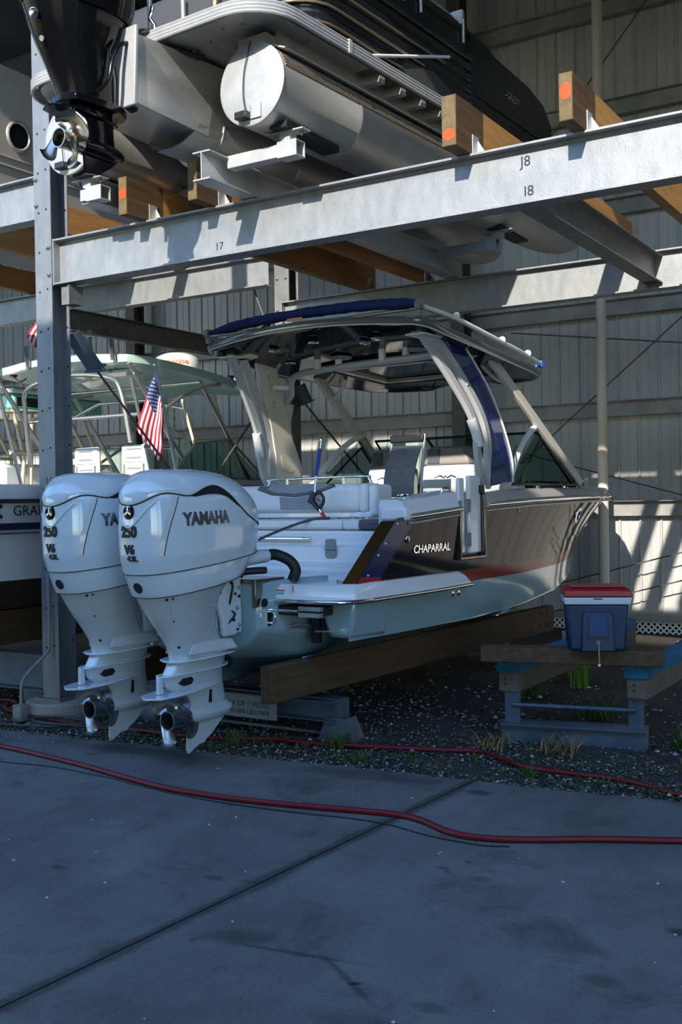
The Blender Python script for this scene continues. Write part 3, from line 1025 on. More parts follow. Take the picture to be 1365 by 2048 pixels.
# aft gunwale block with cup holder, warning sticker, latch and corner pad
b = B().box(1.0, .80, 1.60, 1.235, .93, 1.70)
b.out('gunwale_end_block', WHITE_G, bt, bev=.02)
B().lathe([(.0, .0), (.055, .0), (.062, .012), (.05, .02), (.046, -.03)], (1.08, 1.02, 1.775), (0, -.12, 1), 24).out('cup_holder', CHROME, bt, smooth=50)
B().box(1.10, 1.26, 1.786, 1.15, 1.33, 1.7875).out('warning_sticker', STK_R, bt)
B().tube([(1.12, 1.55, 1.78), (1.12, 1.55, 1.84), (1.14, 1.62, 1.845)], .012, 8).lathe([(.025, 0), (.02, .02)], (1.12, 1.55, 1.775), (0, 0, 1), 12).out('door_latch', CHROME, bt, smooth=50)
for y in (1.18, 1.42):
    B().lathe([(.010, 0), (.007, .006)], (1.05, y, 1.785), (0, 0, 1), 8).out('screw_cap', GREY_P, bt)

# side door swung open on the starboard side
B().box(1.16, 1.665, 1.27, 1.226, 1.69, 1.74).box(1.16, 2.09, 1.27, 1.226, 2.115, 1.80).box(1.16, 1.665, 1.255, 1.226, 2.115, 1.285).out('door_frame', GUNMET, bt, bev=.008)
B().box(1.15, 1.69, 1.285, 1.17, 1.725, 1.72).out('door_edge', M('navy_end_gelcoat', (.004, .016, .075), .1, 0, spec=.3), bt)
dr = B().box(1.13, 1.75, 1.30, 1.165, 1.85, 1.93).out('side_door', WHITE_G, bt, bev=.015)
dr2 = B().box(1.15, 1.885, 1.30, 1.19, 2.09, 1.95).out('side_door', WHITE_G, bt, bev=.015)
for z in (1.42, 1.70):
    b = B().box(1.165, 1.84, z - .055, 1.196, 1.90, z + .055)
    b.tube([(1.2, 1.87, z - .055), (1.2, 1.87, z + .055)], .008, 8)
    b.out('hinge', GREY_P, dr2)
B().box(1.16, 2.05, 1.80, 1.215, 2.12, 1.87).out('rail_end_cap', BLACK_P, bt, bev=.01)
# hull fittings
def ring(by, z, r, name='through_hull'):
    x = hull_w(by, z)
    nv = Vector((1, -(hull_w(by + .05, z) - hull_w(by - .05, z)) / .1, -(hull_w(by, z + .05) - hull_w(by, z - .05)) / .1)).normalized()
    b = B()
    b.lathe([(r * .55, .0), (r * .6, .008), (r, .006), (r * 1.05, -.012)], (x, by, z), nv, 24, caps=False)
    o = b.out(name, CHROME, bt, smooth=50)
    B().lathe([(r * .58, .002), (r * .5, -.001)], Vector((x, by, z)) + nv * .001, nv, 16).out('fitting_core', DARKHOLE, o)
ring(.86, 1.46, .028); ring(2.77, 1.66, .022); ring(4.42, 1.57, .085, 'portlight')
ring(1.62, .985, .022); ring(1.72, .985, .022)
# raised chrome name on the side
o_side = [o for o in bpy.data.objects if o.name.startswith('hull_side')]
m4 = frame_m((hull_w(1.23, 1.375) + .004, 1.23, 1.375), (0, 1, 0), (0, 0, 1))
text('lettering', 'CHAPARRAL', .085, CHROME, bt, m4, .006, shear=.1, bold=.0015, sx=1.18)

# swim platform
pf = [(-1.22, .12), (-1.05, -.03), (-.60, -.03), (-.60, .30), (.56, .30), (.56, -.03), (1.05, -.03), (1.24, .12), (1.27, .6), (1.27, 1.25), (1.245, 1.80), (1.10, 1.80), (1.10, 1.02), (-1.10, 1.02), (-1.10, 1.8), (-1.245, 1.8), (-1.27, 1.25), (-1.27, .6)]
b = B()
def inset(poly, k, zz):
    c = [(x - math.copysign(k, x), y + (k if y < .2 else 0) - (k * 2 if y > 1.7 else 0)) for x, y in poly]
    return [(x, y, zz) for x, y in c]
r0 = [(x, y, 1.055) for x, y in pf]
b.loft([r0, [(x, y, 1.075) for x, y in pf], inset(pf, .025, 1.13), inset(pf, .06, 1.172)])
b.out('swim_platform', WHITE_G, bt, bev=.012)
rp = [(-1.245, 1.8, 1.055), (-1.275, 1.25, 1.055), (-1.275, .6, 1.055), (-1.25, .14, 1.055), (-1.07, -.035, 1.055), (-.61, -.035, 1.055)]
for s in (1, -1):
    pth = [(x * -s, y, z) for x, y, z in rp]
    B().tube(catmull(pth, 5), .016, 8).out('platform_rail', CHROME, bt, smooth=50)
B().lathe([(.058, 0), (.058, .012), (.03, .018), (0, .018)], (.98, .35, 1.172), (0, 0, 1), 24).out('deck_fill_cap', CHROME, bt, smooth=40)
B().box(.6, -.020, 1.10, .72, -.012, 1.128).out('sticker', STK_W, bt, rot=(0, 0, 0))
B().box(.6, -.021, 1.121, .72, -.013, 1.130).out('sticker_header', STK_R, bt)
B().box(.79, -.017, 1.06, .793, -.006, 1.165).out('panel_joint', GREY_P, bt)
B().box(.6, -.021, 1.100, .715, -.0135, 1.113).out('sticker_band', STK_B, bt)

# transom, engine bracket, stern recess
b = B()
b.prism([(-1.15, .78), (-1.15, 1.06), (1.15, 1.06), (1.15, .78), (0, .40)], 'y', .60, .64)
b.out('transom', AQUA_G, bt)
for s in (1, -1):
    b = B()
    b.loft([[(s * x, y, z) for x, y, z in r] for r in ([(.88, .15, 1.06), (1.21, .15, 1.06), (1.165, .15, .79), (.98, .15, .79)], [(.80, .62, 1.06), (1.20, .62, 1.06), (1.165, .62, .77), (.85, .62, .74)])])
    b.out('stern_sponson', AQUA_G, bt, bev=.03)
b = B()
b.loft([[(-.74, -.22, 1.20), (.62, -.22, 1.20), (.64, -.22, .86), (.52, -.20, .74), (0, -.16, .60), (-.64, -.20, .74), (-.76, -.22, .86)],
        [(-.80, .32, 1.20), (.68, .32, 1.20), (.70, .32, .80), (.60, .36, .62), (0, .40, .44), (-.72, .36, .62), (-.82, .32, .80)],
        [(-.86, .62, 1.20), (.74, .62, 1.20), (.78, .62, .78), (.66, .62, .60), (0, .62, .40), (-.78, .62, .60), (-.88, .62, .78)]])
b.out('engine_bracket', AQUA_G, bt, bev=.025)
B().box(-.75, -.235, 1.185, .63, .1, 1.215).box(.60, -.235, 1.02, .632, -.15, 1.2).out('bracket_trim', GUNMET, bt, bev=.006)
ub = B(); ub.tube([(.655, -.10, .90), (.69, -.10, .91), (.69, -.10, .97), (.655, -.10, .98)], .008, 8, smooth=3); ub.box(.645, -.13, .88, .652, -.07, 1.0); ub.out('tow_eye', CHROME, bt, smooth=50)
B().lathe([(.03, -.004), (.03, .004)], (.655, -.16, 1.05), (1, 0, 0), 14).out('drain_hole', DARKHOLE, bt)
B().lathe([(.045, -.004), (.045, .006)], (.28, -.135, .61), (0, -1, -.15), 14).out('drain_plug', DARKHOLE, bt)
# folded boarding ladder in its chromed case, trim tab
ld = B().box(.55, -.01, .95, 1.02, .30, 1.02).out('ladder_case', BLACK_P, bt, bev=.01)
B().box(.84, -.02, .945, 1.03, .02, .975).box(.84, -.02, .99, 1.03, .02, 1.02).out('ladder_rail', CHROME, ld)
B().tube([(.56, -.02, .985), (.84, -.02, .985)], .012, 10).out('ladder_rung', CHROME, ld, smooth=50)
B().box(.80, .18, .74, .87, .22, .94).out('tab_ram', BLACK_P, bt)
tb = B().box(.62, -.06, .665, .98, .18, .672)
tb.out('trim_tab', ALU, bt, rot=(math.radians(-10), math.radians(-14), 0))
B().box(.92, .14, .76, 1.14, .34, .768).out('trim_tab', ALU, bt, rot=(0, math.radians(-4), 0))

# cockpit bulkhead and walkthrough steps
b = B()
pr = [(.50, 1.16), (.53, 1.20), (.66, 1.21), (.69, 1.255), (.80, 1.27), (.84, 1.40), (.94, 1.41), (.96, 1.515), (1.0, 1.525), (1.46, 1.525), (1.46, 1.16)]
b.prism(pr, 'x', -1.02, 1.04)
b.out('cockpit_bulkhead', WHITE_G, bt, bev=.018)
B().box(-1.02, .955, 1.525, .54, 1.44, 1.605).out('bench_cushion', WHITE_V, bt, bev=.025)
B().box(.545, .955, 1.525, .70, 1.44, 1.605).out('bench_cushion', WHITE_V, bt, bev=.02)
B().box(.70, .95, 1.527, 1.06, 1.44, 1.608).out('grey_bench_cushion', GREY_V, bt, bev=.02)
B().box(-1.0, 1.46, 1.18, 1.06, 3.0, 1.22).out('cockpit_sole', WHITE_G, bt)
B().tube([(-.4, .925, 1.455), (.26, .915, 1.455)], .015, 10).out('grab_rail', CHROME, bt, smooth=50)
b = B().box(.46, .80, 1.33, .60, .845, 1.41).box(.46, .805, 1.40, .60, .945, 1.42)
b.box(.46, .81, 1.42, .60, .835, 1.46)
hg = B().prism([(.0, -.075), (.07, -.075), (.085, -.06), (.085, .06), (.07, .075), (0, .075), (-.015, .06), (-.015, -.06)], 'y', 0, .012)
hg.tube([(-.015, -.004, 0), (.085, -.004, 0)], .010, 8)
hg.out('cockpit_hinge', GREY_P, bt, loc=(.50, .805, 1.385))
for x, z, w in ((.93, 1.30, .13), (.93, 1.235, .14)):
    st = B().box(x - w / 2, .745, z - .03, x + w / 2, .752, z + .03).out('sticker', STK_W, bt, rot=(0, 0, 0))
    B().box(x - w / 2, .742, z + .018, x + w / 2, .748, z + .032).out('sticker_header', STK_R, st)
B().prism([(.88, 1.215), (.98, 1.215), (.965, 1.235), (.93, 1.23), (.90, 1.245)], 'y', .741, .744).out('boat_pictogram', INK, bt)

# sun lounge backrest on posts with grey inlays
def pillow(x0, x1, y0, y1, z0, z1, r=.05, n=5, name='pillow', mat=WHITE_V, parent=bt):
    return B().box(x0, y0, z0, x1, y1, z1).out(name, mat, parent, bev=r, seg=4)
lr = pillow(-1.02, .46, 1.32, 1.62, 1.66, 1.90, .06, name='lounge_backrest')
pillow(.44, .52, 1.34, 1.60, 1.655, 1.90, .035, name='backrest_end')
pillow(.52, .61, 1.36, 1.62, 1.63, 1.89, .035, name='backrest_end')
B().box(-1.0, 1.36, 1.615, .56, 1.60, 1.665).out('backrest_base', WHITE_G, bt, bev=.012)
b = B().prism([(-.62, 1.865), (-.585, 1.895), (.18, 1.902), (.22, 1.88), (.06, 1.825), (-.20, 1.795), (-.46, 1.815)], 'y', 1.312, 1.40)
b.out('grey_headrest_inlay', GREY_V, lr, bev=.006)
b = B().prism([(-.50, 1.862), (-.46, 1.905), (.14, 1.905), (.19, 1.885), (.03, 1.845), (-.20, 1.818), (-.42, 1.835)], 'y', 1.308, 1.5)
b.out('grey_headrest_inlay', MID_V, lr, bev=.006)
B().prism([(-.36, 1.69), (-.37, 1.80), (-.20, 1.79), (.06, 1.82), (.10, 1.69)], 'y', 1.314, 1.35).out('grey_back_inlay', MID_V, lr, bev=.004)
for x in (-.86, -.60, .16, .34):
    B().box(x - .025, 1.40, 1.60, x + .025, 1.44, 1.64).out('backrest_post', ALU, bt)
hr = B().tube([(-.72, 1.6, 1.87), (-.70, 1.6, 1.93), (-.64, 1.6, 1.955), (.30, 1.6, 1.965), (.38, 1.6, 1.94), (.42, 1.6, 1.88)], .013, 10, smooth=5)
for x in (-.5, .12):
    hr.tube([(x, 1.6, 1.86), (x, 1.6, 1.955)], .016, 8)
hr.out('lounge_grab_rail', CHROME, bt, smooth=50)

# helm seats with grey headrests
def seat(x, y, w):
    s = pillow(x - w / 2, x + w / 2, y, y + .22, 1.62, 2.09, .05, name='seat_back')
    B().box(x - w / 2, y, 1.22, x + w / 2, y + .6, 1.64).out('seat_base', WHITE_V, bt, bev=.04)
    hb = B().loft([[(x - w * .46, y + .0, 2.09), (x + w * .46, y + .0, 2.09), (x + w * .46, y + .2, 2.09), (x - w * .46, y + .2, 2.09)],
                   [(x - w * .34, y + .02, 2.27), (x + w * .34, y + .02, 2.27), (x + w * .34, y + .18, 2.27), (x - w * .34, y + .18, 2.27)]])
    hb.out('headrest', M('stone_grey_vinyl', (.27, .25, .23), .5), bt, bev=.025)
    B().box(x - w * .36, y - .004, 2.10, x - w * .12, y + .05, 2.24).out('headrest_insert', GREY_V, bt, bev=.01)
    # winged chrome badge
    B().tube([(x - .12, y - .006, 1.965), (x - .06, y - .006, 1.985), (x - .02, y - .006, 1.965), (x, y - .006, 1.985), (x + .02, y - .006, 1.965), (x + .06, y - .006, 1.985), (x + .12, y - .006, 1.965)], .006, 6, smooth=4).out('seat_badge', CHROME, bt, smooth=50)
seat(.34, 3.0, .56)
seat(-.42, 3.15, .50)
seat(.86, 3.05, .40)

# windshield: tinted side and front panes in dark frames
WSS = [(2.75, 1.875), (3.66, 2.46), (4.48, 1.885)]
for s in (1, -1):
    x0, x1 = s * 1.10, s * 1.02
    zmap = lambda y, z: (s * (1.12 - (z - 1.9) * .16), y, z)
    p = [zmap(*q) for q in WSS]
    B().add([p[0], p[1], p[2], tuple(Vector(p[0]) - Vector((s * .006, 0, 0))), tuple(Vector(p[1]) - Vector((s * .006, 0, 0))), tuple(Vector(p[2]) - Vector((s * .006, 0, 0)))],
            [(0, 1, 2), (5, 4, 3), (0, 3, 4, 1), (1, 4, 5, 2), (2, 5, 3, 0)]).out('side_window', GLASS_D, bt)
    B().tube([zmap(2.72, 1.885), zmap(4.5, 1.885)], .014, 8).tube([zmap(2.98, 1.89), zmap(3.62, 2.33), zmap(4.22, 1.9)], .012, 8).out('window_frame', BLACK_P, bt, smooth=50)
    B().tube([zmap(2.72, 1.86), zmap(3.1, 2.20), zmap(3.4, 2.385), zmap(3.66, 2.475)], .030, 10, smooth=5).out('window_arm', WHITE_P, bt, smooth=50)
    for y in (3.2, 3.9, 4.1, 4.3):
        B().lathe([(.012, 0), (.008, .006)], zmap(y, 1.90), (s, 0, 0), 8).out('window_screw', CHROME, bt)
b = B()
fr = [(-1.02, 4.42, 1.90), (-.95, 3.75, 2.40), (.95, 3.75, 2.40), (1.02, 4.42, 1.90)]
b.add([*fr, *[(x, y - .008, z) for x, y, z in fr]], [(0, 1, 2, 3), (7, 6, 5, 4), (0, 4, 5, 1), (1, 5, 6, 2), (2, 6, 7, 3), (3, 7, 4, 0)])
b.out('front_window', GLASS, bt)
B().tube(fr, .014, 8).tube([(0.25, 4.42, 1.90), (.25, 3.75, 2.40)], .014, 8).tube([(-.3, 4.42, 1.90), (-.3, 3.75, 2.40)], .014, 8).out('front_window_frame', BLACK_P, bt, smooth=50)
b = B().box(-1.05, 3.55, 1.25, .0 - .35, 4.2, 1.92).box(.35, 3.55, 1.25, 1.05, 4.2, 1.92)
b.out('dash_console', M('dark_dash', (.05, .052, .055), .5), bt, bev=.04)
# dash reflections of white gear, imitated by two white blocks
for x in (.62, .80):
    B().box(x, 3.50, 1.92, x + .09, 3.6, 2.02).out('dash_reflection', WHITE_G, bt, bev=.012)
# bow pop-up cleats and bow rail
for y in (3.39, 4.05):
    b = B(); x = interp(HT, y)[0] - .09; z = interp(HT, y)[1] + .118
    b.lathe([(.05, 0), (.045, .012), (.02, .014)], (x, y, z - .01), (0.35, 0, 1), 16).tube([(x - .01, y - .06, z + .03), (x - .01, y + .06, z + .03)], .010, 8).tube([(x, y - .02, z), (x - .01, y - .02, z + .03)], .008, 6).tube([(x, y + .02, z), (x - .01, y + .02, z + .03)], .008, 6)
    b.out('cleat', CHROME, bt, smooth=50)
b = B().box(.78, 4.82, 1.86, .98, 5.0, 1.93).tube([(.95, 4.75, 1.86), (.98, 4.85, 1.95), (.96, 5.0, 1.96), (.92, 5.1, 1.88)], .012, 8, smooth=4)
b.out('bow_handle', CHROME, bt, smooth=50)

# ---- hardtop
tp = [(1.20, .98, .0), (1.22, 1.07, -.004), (1.28, 1.135, -.01), (1.40, 1.175, -.018), (1.6, 1.185, -.03), (2.2, 1.18, -.04), (2.8, 1.14, -.045), (3.4, 1.08, -.05), (3.75, 1.00, -.055), (3.95, .80, -.055), (4.08, .45, -.05)]
def top_z(y):
    return 3.255 - .088 * (y - 1.16) + .012 * (y - 1.16) ** 2
b, bu, be = B(), B(), B()
rt_, ru_, rings = [], [], []
for y, w, dz in tp:
    zc = top_z(y)
    top, bot = [], []
    for k in range(13):
        u = -1 + 2 * k / 12
        zz = zc + dz - .05 * u * u
        yy = y - .10 * (1 - u * u) * max(0, 1 - (y - 1.2) / .6)
        top.append((w * u, yy, zz))
        bot.append((w * u * .985, yy, zz - .062))
    rt_.append(top); ru_.append(bot)
b.grid(rt_)
sil = M('silver_gelcoat', (.13, .14, .155), .18, .2, coat=.3)
b.out('hardtop_skin', sil, bt, smooth=40)
bu.grid([r[::-1] for r in ru_])
bu.out('hardtop_underside', BLACK_G, bt, smooth=40)
outl_t = [r[0] for r in rt_] + rt_[-1][1:-1] + [r[-1] for r in rt_[::-1]] + rt_[0][::-1][1:-1]
outl_b = [r[0] for r in ru_] + ru_[-1][1:-1] + [r[-1] for r in ru_[::-1]] + ru_[0][::-1][1:-1]
mid = [((p[0] + q[0]) / 2 * 1.012, p[1] + (.012 if p[1] > 3.9 else -.012 if p[1] < 1.4 else 0), (p[2] + q[2]) / 2) for p, q in zip(outl_t, outl_b)]
be.loft([outl_t, mid, outl_b], caps=False)
be.out('hardtop_edge', sil, bt, smooth=50)
B().tube(catmull(outl_b, 2, True), .006, 6, closed=True).out('hardtop_lip', WHITE_P, bt, smooth=50)
# hatch frame and sunroof
hz = lambda y: top_z(y) - .135
def frame_rect(x0, x1, y0, y1, w, name, mat):
    b = B()
    for (a, c) in (((x0, y0), (x1, y0)), ((x1, y0), (x1, y1)), ((x1, y1), (x0, y1)), ((x0, y1), (x0, y0))):
        b.bar((a[0], a[1], hz(a[1])), (c[0], c[1], hz(c[1])), w, .035)
    return b.out(name, mat, bt)
frame_rect(-.52, .52, 2.45, 3.35, .07, 'hatch_frame', CREAM_P)
frame_rect(-.62, .62, 2.33, 3.47, .03, 'hatch_flange', BLACK_P)
B().box(-.5, 2.47, 3.045, .5, 3.33, 3.05).out('hatch_glass', DARKHOLE, bt)
for x, y in ((-.55, 1.5), (-.05, 1.42), (.55, 1.5), (-.75, 2.0), (.35, 1.62), (.8, 2.2)):
    B().lathe([(.028, .0), (.046, -.004), (.05, .006)], (x, y, top_z(y) - .115 - .02 * abs(x)), (0, 0, 1), 16).out('downlight', CHROME, bt, smooth=50)
for x in (-.2, .62):
    B().lathe([(.02, .0), (.08, -.012), (.10, -.002), (.10, .01)], (x, 2.05, top_z(2.05) - .12), (0, 0, 1), 20).out('speaker', GREY_P, bt, smooth=50)
lens = B().box(-1.05, 1.50, 3.075, -.82, 1.62, 3.12).out('courtesy_lens', LENS, bt, bev=.02)
# starboard and port arch legs
for s in (1, -1):
    P = lambda x, y, z: (s * x, y, z)
    path1 = catmull([P(1.00, 1.42, 3.12), P(1.08, 1.70, 2.82), P(1.15, 1.95, 2.52), P(1.18, 2.06, 2.30), P(1.18, 2.05, 2.20), P(1.17, 2.10, 2.0), P(1.14, 2.20, 1.86)], 6)
    flat = [(-.036, -.022), (.036, -.022), (.045, 0), (.036, .022), (-.036, .022), (-.045, 0)]
    upv = (s, 0, .2)
    B().sweep(path1, flat, up=upv).out('arch_leg', ARCH_SHADE, bt, smooth=50)
    path2 = catmull([P(1.02, 1.62, 3.10), P(1.10, 1.88, 2.82), P(1.17, 2.12, 2.50), P(1.19, 2.22, 2.25), P(1.18, 2.22, 2.0), P(1.16, 2.30, 1.86)], 6)
    B().sweep(path2, flat, up=upv).out('arch_leg', ARCH_SHADE, bt, smooth=50)
    B().tube([P(1.165, 1.98, 2.42), P(1.185, 2.03, 2.30), P(1.19, 2.06, 2.20)], .042, 10, smooth=4).out('arch_elbow', WHITE_P, bt, smooth=50)
    poly = [(1.80, 3.09), (2.10, 3.06), (2.36, 2.76), (2.50, 2.46), (2.68, 2.12), (2.70, 1.90), (2.26, 1.86), (2.27, 2.2), (2.18, 2.5), (1.94, 2.85)]
    xs = lambda z: 1.19 - max(0, z - 2.4) * .22
    b = B()
    b.loft([[P(xs(z), y, z) for y, z in poly], [P(xs(z) - .035, y, z) for y, z in poly]])
    pn = b.out('arch_panel', [NAVY_G if s > 0 else CREAM_P][0] if s < 0 else M('navy_arch_panel', (.005, .018, .11), .09, 0, coat=1), bt, bev=.008)
    edge = [P(xs(z) + .004, y, z) for y, z in poly[1:6]]
    B().tube(catmull(edge, 4), .010, 6).out('panel_edge_trim', WHITE_P, bt, smooth=50)
    if s < 0:
        for (ya, za, yb, zb) in ((2.0, 2.98, 2.26, 2.80), (2.14, 2.74, 2.42, 2.44), (2.28, 2.38, 2.52, 2.05)):
            b = B()
            q = [(ya, za), (yb + (.05 if za > 2.5 else 0), za - .02), (yb + .02, zb), (ya + .10, zb)]
            b.loft([[(-(xs(z) - .036), y, z) for y, z in q], [(-(xs(z) - .046), y, z) for y, z in q]])
            pp = b.out('access_plate', PANEL_P, bt, bev=.004)
            for y, z in q:
                B().lathe([(.007, 0), (.006, .003)], (-(xs(z) - .047), y + (.02 if y < 2.3 else -.02), z + (-.02 if z > zb + .1 else .02)), (1, 0, 0), 8).out('plate_screw', GREY_P, pp)
    # mounting plates under the top
    B().box(s * 1.0 - .09, 1.36, 3.075, s * 1.0 + .09, 1.66, 3.085).out('mount_plate', WHITE_P, bt)
    # wide forward leg and its curved bracket
    leg = [P(.98, 2.72, 3.03), P(1.04, 3.40, 2.60), P(1.12, 4.42, 1.90)]
    B().bar(leg[0], leg[2], .10, .05, up=(s, 0, 0.1)).out('forward_leg', CREAM_P, bt, bev=.012)
    B().box(s * .93 - .10, 2.45, 3.02, s * .93 + .10, 2.9, 3.03).out('mount_plate', CREAM_P, bt)
    B().tube([P(.78, 2.95, 3.00), P(.86, 3.0, 2.90), P(.95, 3.02, 2.84), P(1.02, 3.06, 2.81)], .022, 8, smooth=4).out('leg_bracket', WHITE_P, bt, smooth=50)
    # canvas roll track along the side of the top
    tr = [P(1.13, 1.3, 3.27), P(1.17, 1.7, 3.235), P(1.15, 2.4, 3.165), P(1.10, 3.1, 3.11), P(1.0, 3.75, 3.07)]
    B().tube(catmull(tr, 5), .022, 10).out('track_tube', WHITE_P, bt, smooth=50)
    for y, z, x in ((1.75, 3.26, 1.165), (2.65, 3.175, 1.13), (3.3, 3.13, 1.075)):
        B().lathe([(.03, -.012), (.036, 0), (.03, .012)], P(x, y, z - .01), (0, 1, -.1), 14).out('track_ring', WHITE_P, bt, smooth=50)
    B().box(s * 1.0 - .04, 3.72, 3.04, s * 1.0 + .03, 3.80, 3.10).out('blue_strap', M('blue_strap', (.03, .15, .5), .7), bt)
# cross pipe with square brackets under the top
cp = catmull([(-1.02, 2.28, 2.74), (-.93, 2.24, 2.80), (-.90, 2.20, 2.90), (-.80, 2.16, 2.965), (-.4, 2.08, 2.985), (.6, 1.95, 2.985), (.92, 1.90, 2.97), (1.05, 1.90, 2.86), (1.13, 1.96, 2.70)], 6)
B().tube(cp, .032, 12).out('cross_pipe', ARCH_SHADE, bt, smooth=50)
B().tube([(-1.08, 2.1, 2.87), (-.93, 2.2, 2.86)], .028, 10).out('cross_pipe_stub', WHITE_P, bt, smooth=50)
for x, y in ((-.36, 2.06), (.42, 1.97)):
    b = B()
    b.box(x - .15, y - .02, 2.99, x - .095, y + .02, 3.12).box(x + .095, y - .02, 2.99, x + .15, y + .02, 3.12).box(x - .15, y - .02, 3.10, x + .15, y + .02, 3.125)
    b.out('pipe_hanger', WHITE_P, bt, bev=.004)

# rolled navy shade on the aft edge of the top: lies on it, a thing of its own
sh = thing('rolled_shade', 'rolled navy canvas shade lashed along the rear edge of the black hardtop', 'canvas', (-5.02, 6.2, 0), (0, 0, math.radians(-3.2)))
rr = random.Random(4)
rings = []
pth = catmull([(-1.10, 1.27, 3.295), (-.6, 1.22, 3.325), (0, 1.20, 3.335), (.6, 1.22, 3.33), (1.08, 1.29, 3.305)], 10)
b = B()
for i, p in enumerate(pth):
    rad = .018 + .026 * min(1, i / 6, (len(pth) - 1 - i) / 3 + .4)
    rings.append([p + Vector((0, math.cos(a) * rad * 1.25 + .004 * rr.uniform(-1, 1), math.sin(a) * rad + .004 * rr.uniform(-1, 1))) for a in np.linspace(0, 2 * math.pi, 13)[:-1]])
b.loft(rings); b.out('canvas_roll', BLUE_T, sh, smooth=60)
B().tube([(-1.16, 1.27, 3.265), (1.14, 1.29, 3.265)], .014, 8).out('carrier_pole', ALU, sh, smooth=50)
for x in (-1.12, 1.10):
    B().lathe([(.045, -.02), (.05, 0), (.045, .02)], (x, 1.27, 3.285), (1, 0, 0), 14).box(x - .02, 1.25, 3.2, x + .02, 1.29, 3.28).out('end_clamp', GREY_P, sh, smooth=40)
B().box(-.14, 1.165, 3.275, .02, 1.175, 3.30).out('woven_label', M('peach_label', (.75, .35, .22), .7), sh)

# pressure washer wand leaning on the backrest, with its hose
wd = thing('pressure_washer_wand', 'blue lance pressure washer wand leaning on the white sun lounge', 'tool', (-5.02, 6.2, 0), (0, 0, math.radians(-3.2)))
p0, p1, p2 = Vector((.095, 1.20, 1.80)), Vector((.10, 1.22, 1.97)), Vector((.135, 1.26, 2.285))
B().tube([p0, p1], .010, 8).out('lance', CHROME, wd, smooth=50)
B().tube([p1 + (p2 - p1) * .70, p2], .009, 8).lathe([(.014, -.03), (.014, .0), (.009, .004)], p2, (p2 - p1), 10).out('nozzle', CHROME, wd, smooth=50)
B().tube([p1, p1 + (p2 - p1) * .35, p1 + (p2 - p1) * .72], .017, 10).out('lance_grip', M('blue_grip', (.012, .04, .22), .5), wd, smooth=50)
b = B()
b.tube([(.10, 1.20, 1.83), (.085, 1.185, 1.79), (.07, 1.17, 1.74)], .026, 10)
b.tube([(.10, 1.20, 1.81), (.15, 1.19, 1.83), (.20, 1.18, 1.79), (.205, 1.17, 1.74), (.175, 1.16, 1.695)], .014, 8, smooth=4)
b.tube([(.08, 1.18, 1.77), (.13, 1.17, 1.72), (.175, 1.16, 1.69)], .022, 10)
b.out('gun_handle', BLACK_P, wd, smooth=50)
B().tube([(.11, 1.185, 1.79), (.15, 1.18, 1.765), (.175, 1.175, 1.76)], .006, 6).out('trigger', M('red_trigger', (.4, .02, .02), .4), wd, smooth=50)
B().tube([(.175, 1.16, 1.69), (.205, 1.155, 1.655)], .012, 8).out('coupling', CHROME, wd, smooth=50)
B().tube([(.20, 1.155, 1.66), (.26, 1.15, 1.59)], .016, 8).out('red_sleeve', M('red_sleeve', (.45, .02, .02), .4), wd, smooth=50)
hs = thing('washer_hose', 'thin grey hose drooping from the rear bench to the white outboards', 'hose', (-5.02, 6.2, 0), (0, 0, math.radians(-3.2)))
B().tube([(.36, 1.05, 1.618), (.25, .98, 1.612), (.12, .85, 1.56), (.02, .55, 1.46), (-.02, .2, 1.34), (.08, .0, 1.23)], .011, 8, smooth=8).out('hose', HOSE_B, hs, smooth=60)

# folding chair with mesh back standing in the cockpit
ch = thing('folding_chair', 'folding chair with grey mesh back standing in the boat cockpit', 'chair', (-5.02, 6.2, 1.22), (0, 0, math.radians(-3.2)))
def rails(x):
    return [(x, 2.05, 0), (x, 2.12, .40), (x, 2.24, 1.12)]
B().tube(rails(.22), .013, 8).out('side_rail', ALU_L, ch, smooth=50)
B().tube(rails(.56), .013, 8).out('side_rail', ALU_L, ch, smooth=50)
B().box(.215, 2.20, 1.05, .565, 2.25, 1.12).out('top_bar', BLACK_P, ch, bev=.012)
rows = []
for i in range(13):
    t = i / 12
    z = .56 + .46 * t
    y = 2.05 + .16 * t - .05 * math.sin(t * math.pi)
    rows.append([(.235 + .31 * k / 8, y - .015 * math.sin(k / 8 * math.pi), z) for k in range(9)])
b = B(); b.grid(rows); b.grid([[(x, y + .012, z) for x, y, z in r][::-1] for r in rows]); b.out('mesh_back', MESH_D, ch, smooth=60)
B().box(.235, 1.9, .42, .545, 2.14, .45).out('seat', MESH_D, ch, bev=.01)
B().tube([(.22, 2.12, .42), (.22, 1.75, .42), (.22, 1.7, 0)], .012, 8).out('front_leg', ALU_L, ch, smooth=50)
B().tube([(.56, 2.12, .42), (.56, 1.75, .42), (.56, 1.7, 0)], .012, 8).out('front_leg', ALU_L, ch, smooth=50)

# ---- bunks and steel cradle under the boat
def bunk(label, x, y0, y1, z, h, w, mat=WOOD_DK, parent_rot=math.radians(-3.2)):
    t = thing('boat_bunk', label, 'timber', (-5.02, 6.2, 0), (0, 0, parent_rot))
    B().box(x - w / 2, y0, z - h, x + w / 2, y1, z).out('plank', mat, t, bev=.008)
    B().box(x - w / 2 + .005, y0 - .002, z - h + .005, x + w / 2 - .005, y0, z - .005).out('end_grain', WOOD_DK, t)
    return t
b1 = bunk('long brown timber bunk carrying the starboard side of the black boat', .735, -.26, 4.48, .622, .262, .10)
for y in (3.9, 4.15, 4.3):
    for z in (.44, .56):
        hole(b1, (.786, y, z), (1, 0, 0), .014)
bunk('timber bunk under the port side of the black boat', -.735, -.26, 4.48, .622, .262, .10)
cr = thing('steel_cradle', 'blue grey steel cradle beam with a load limit sign under the black boat', 'cradle', (-5.1, 6.62, 0))
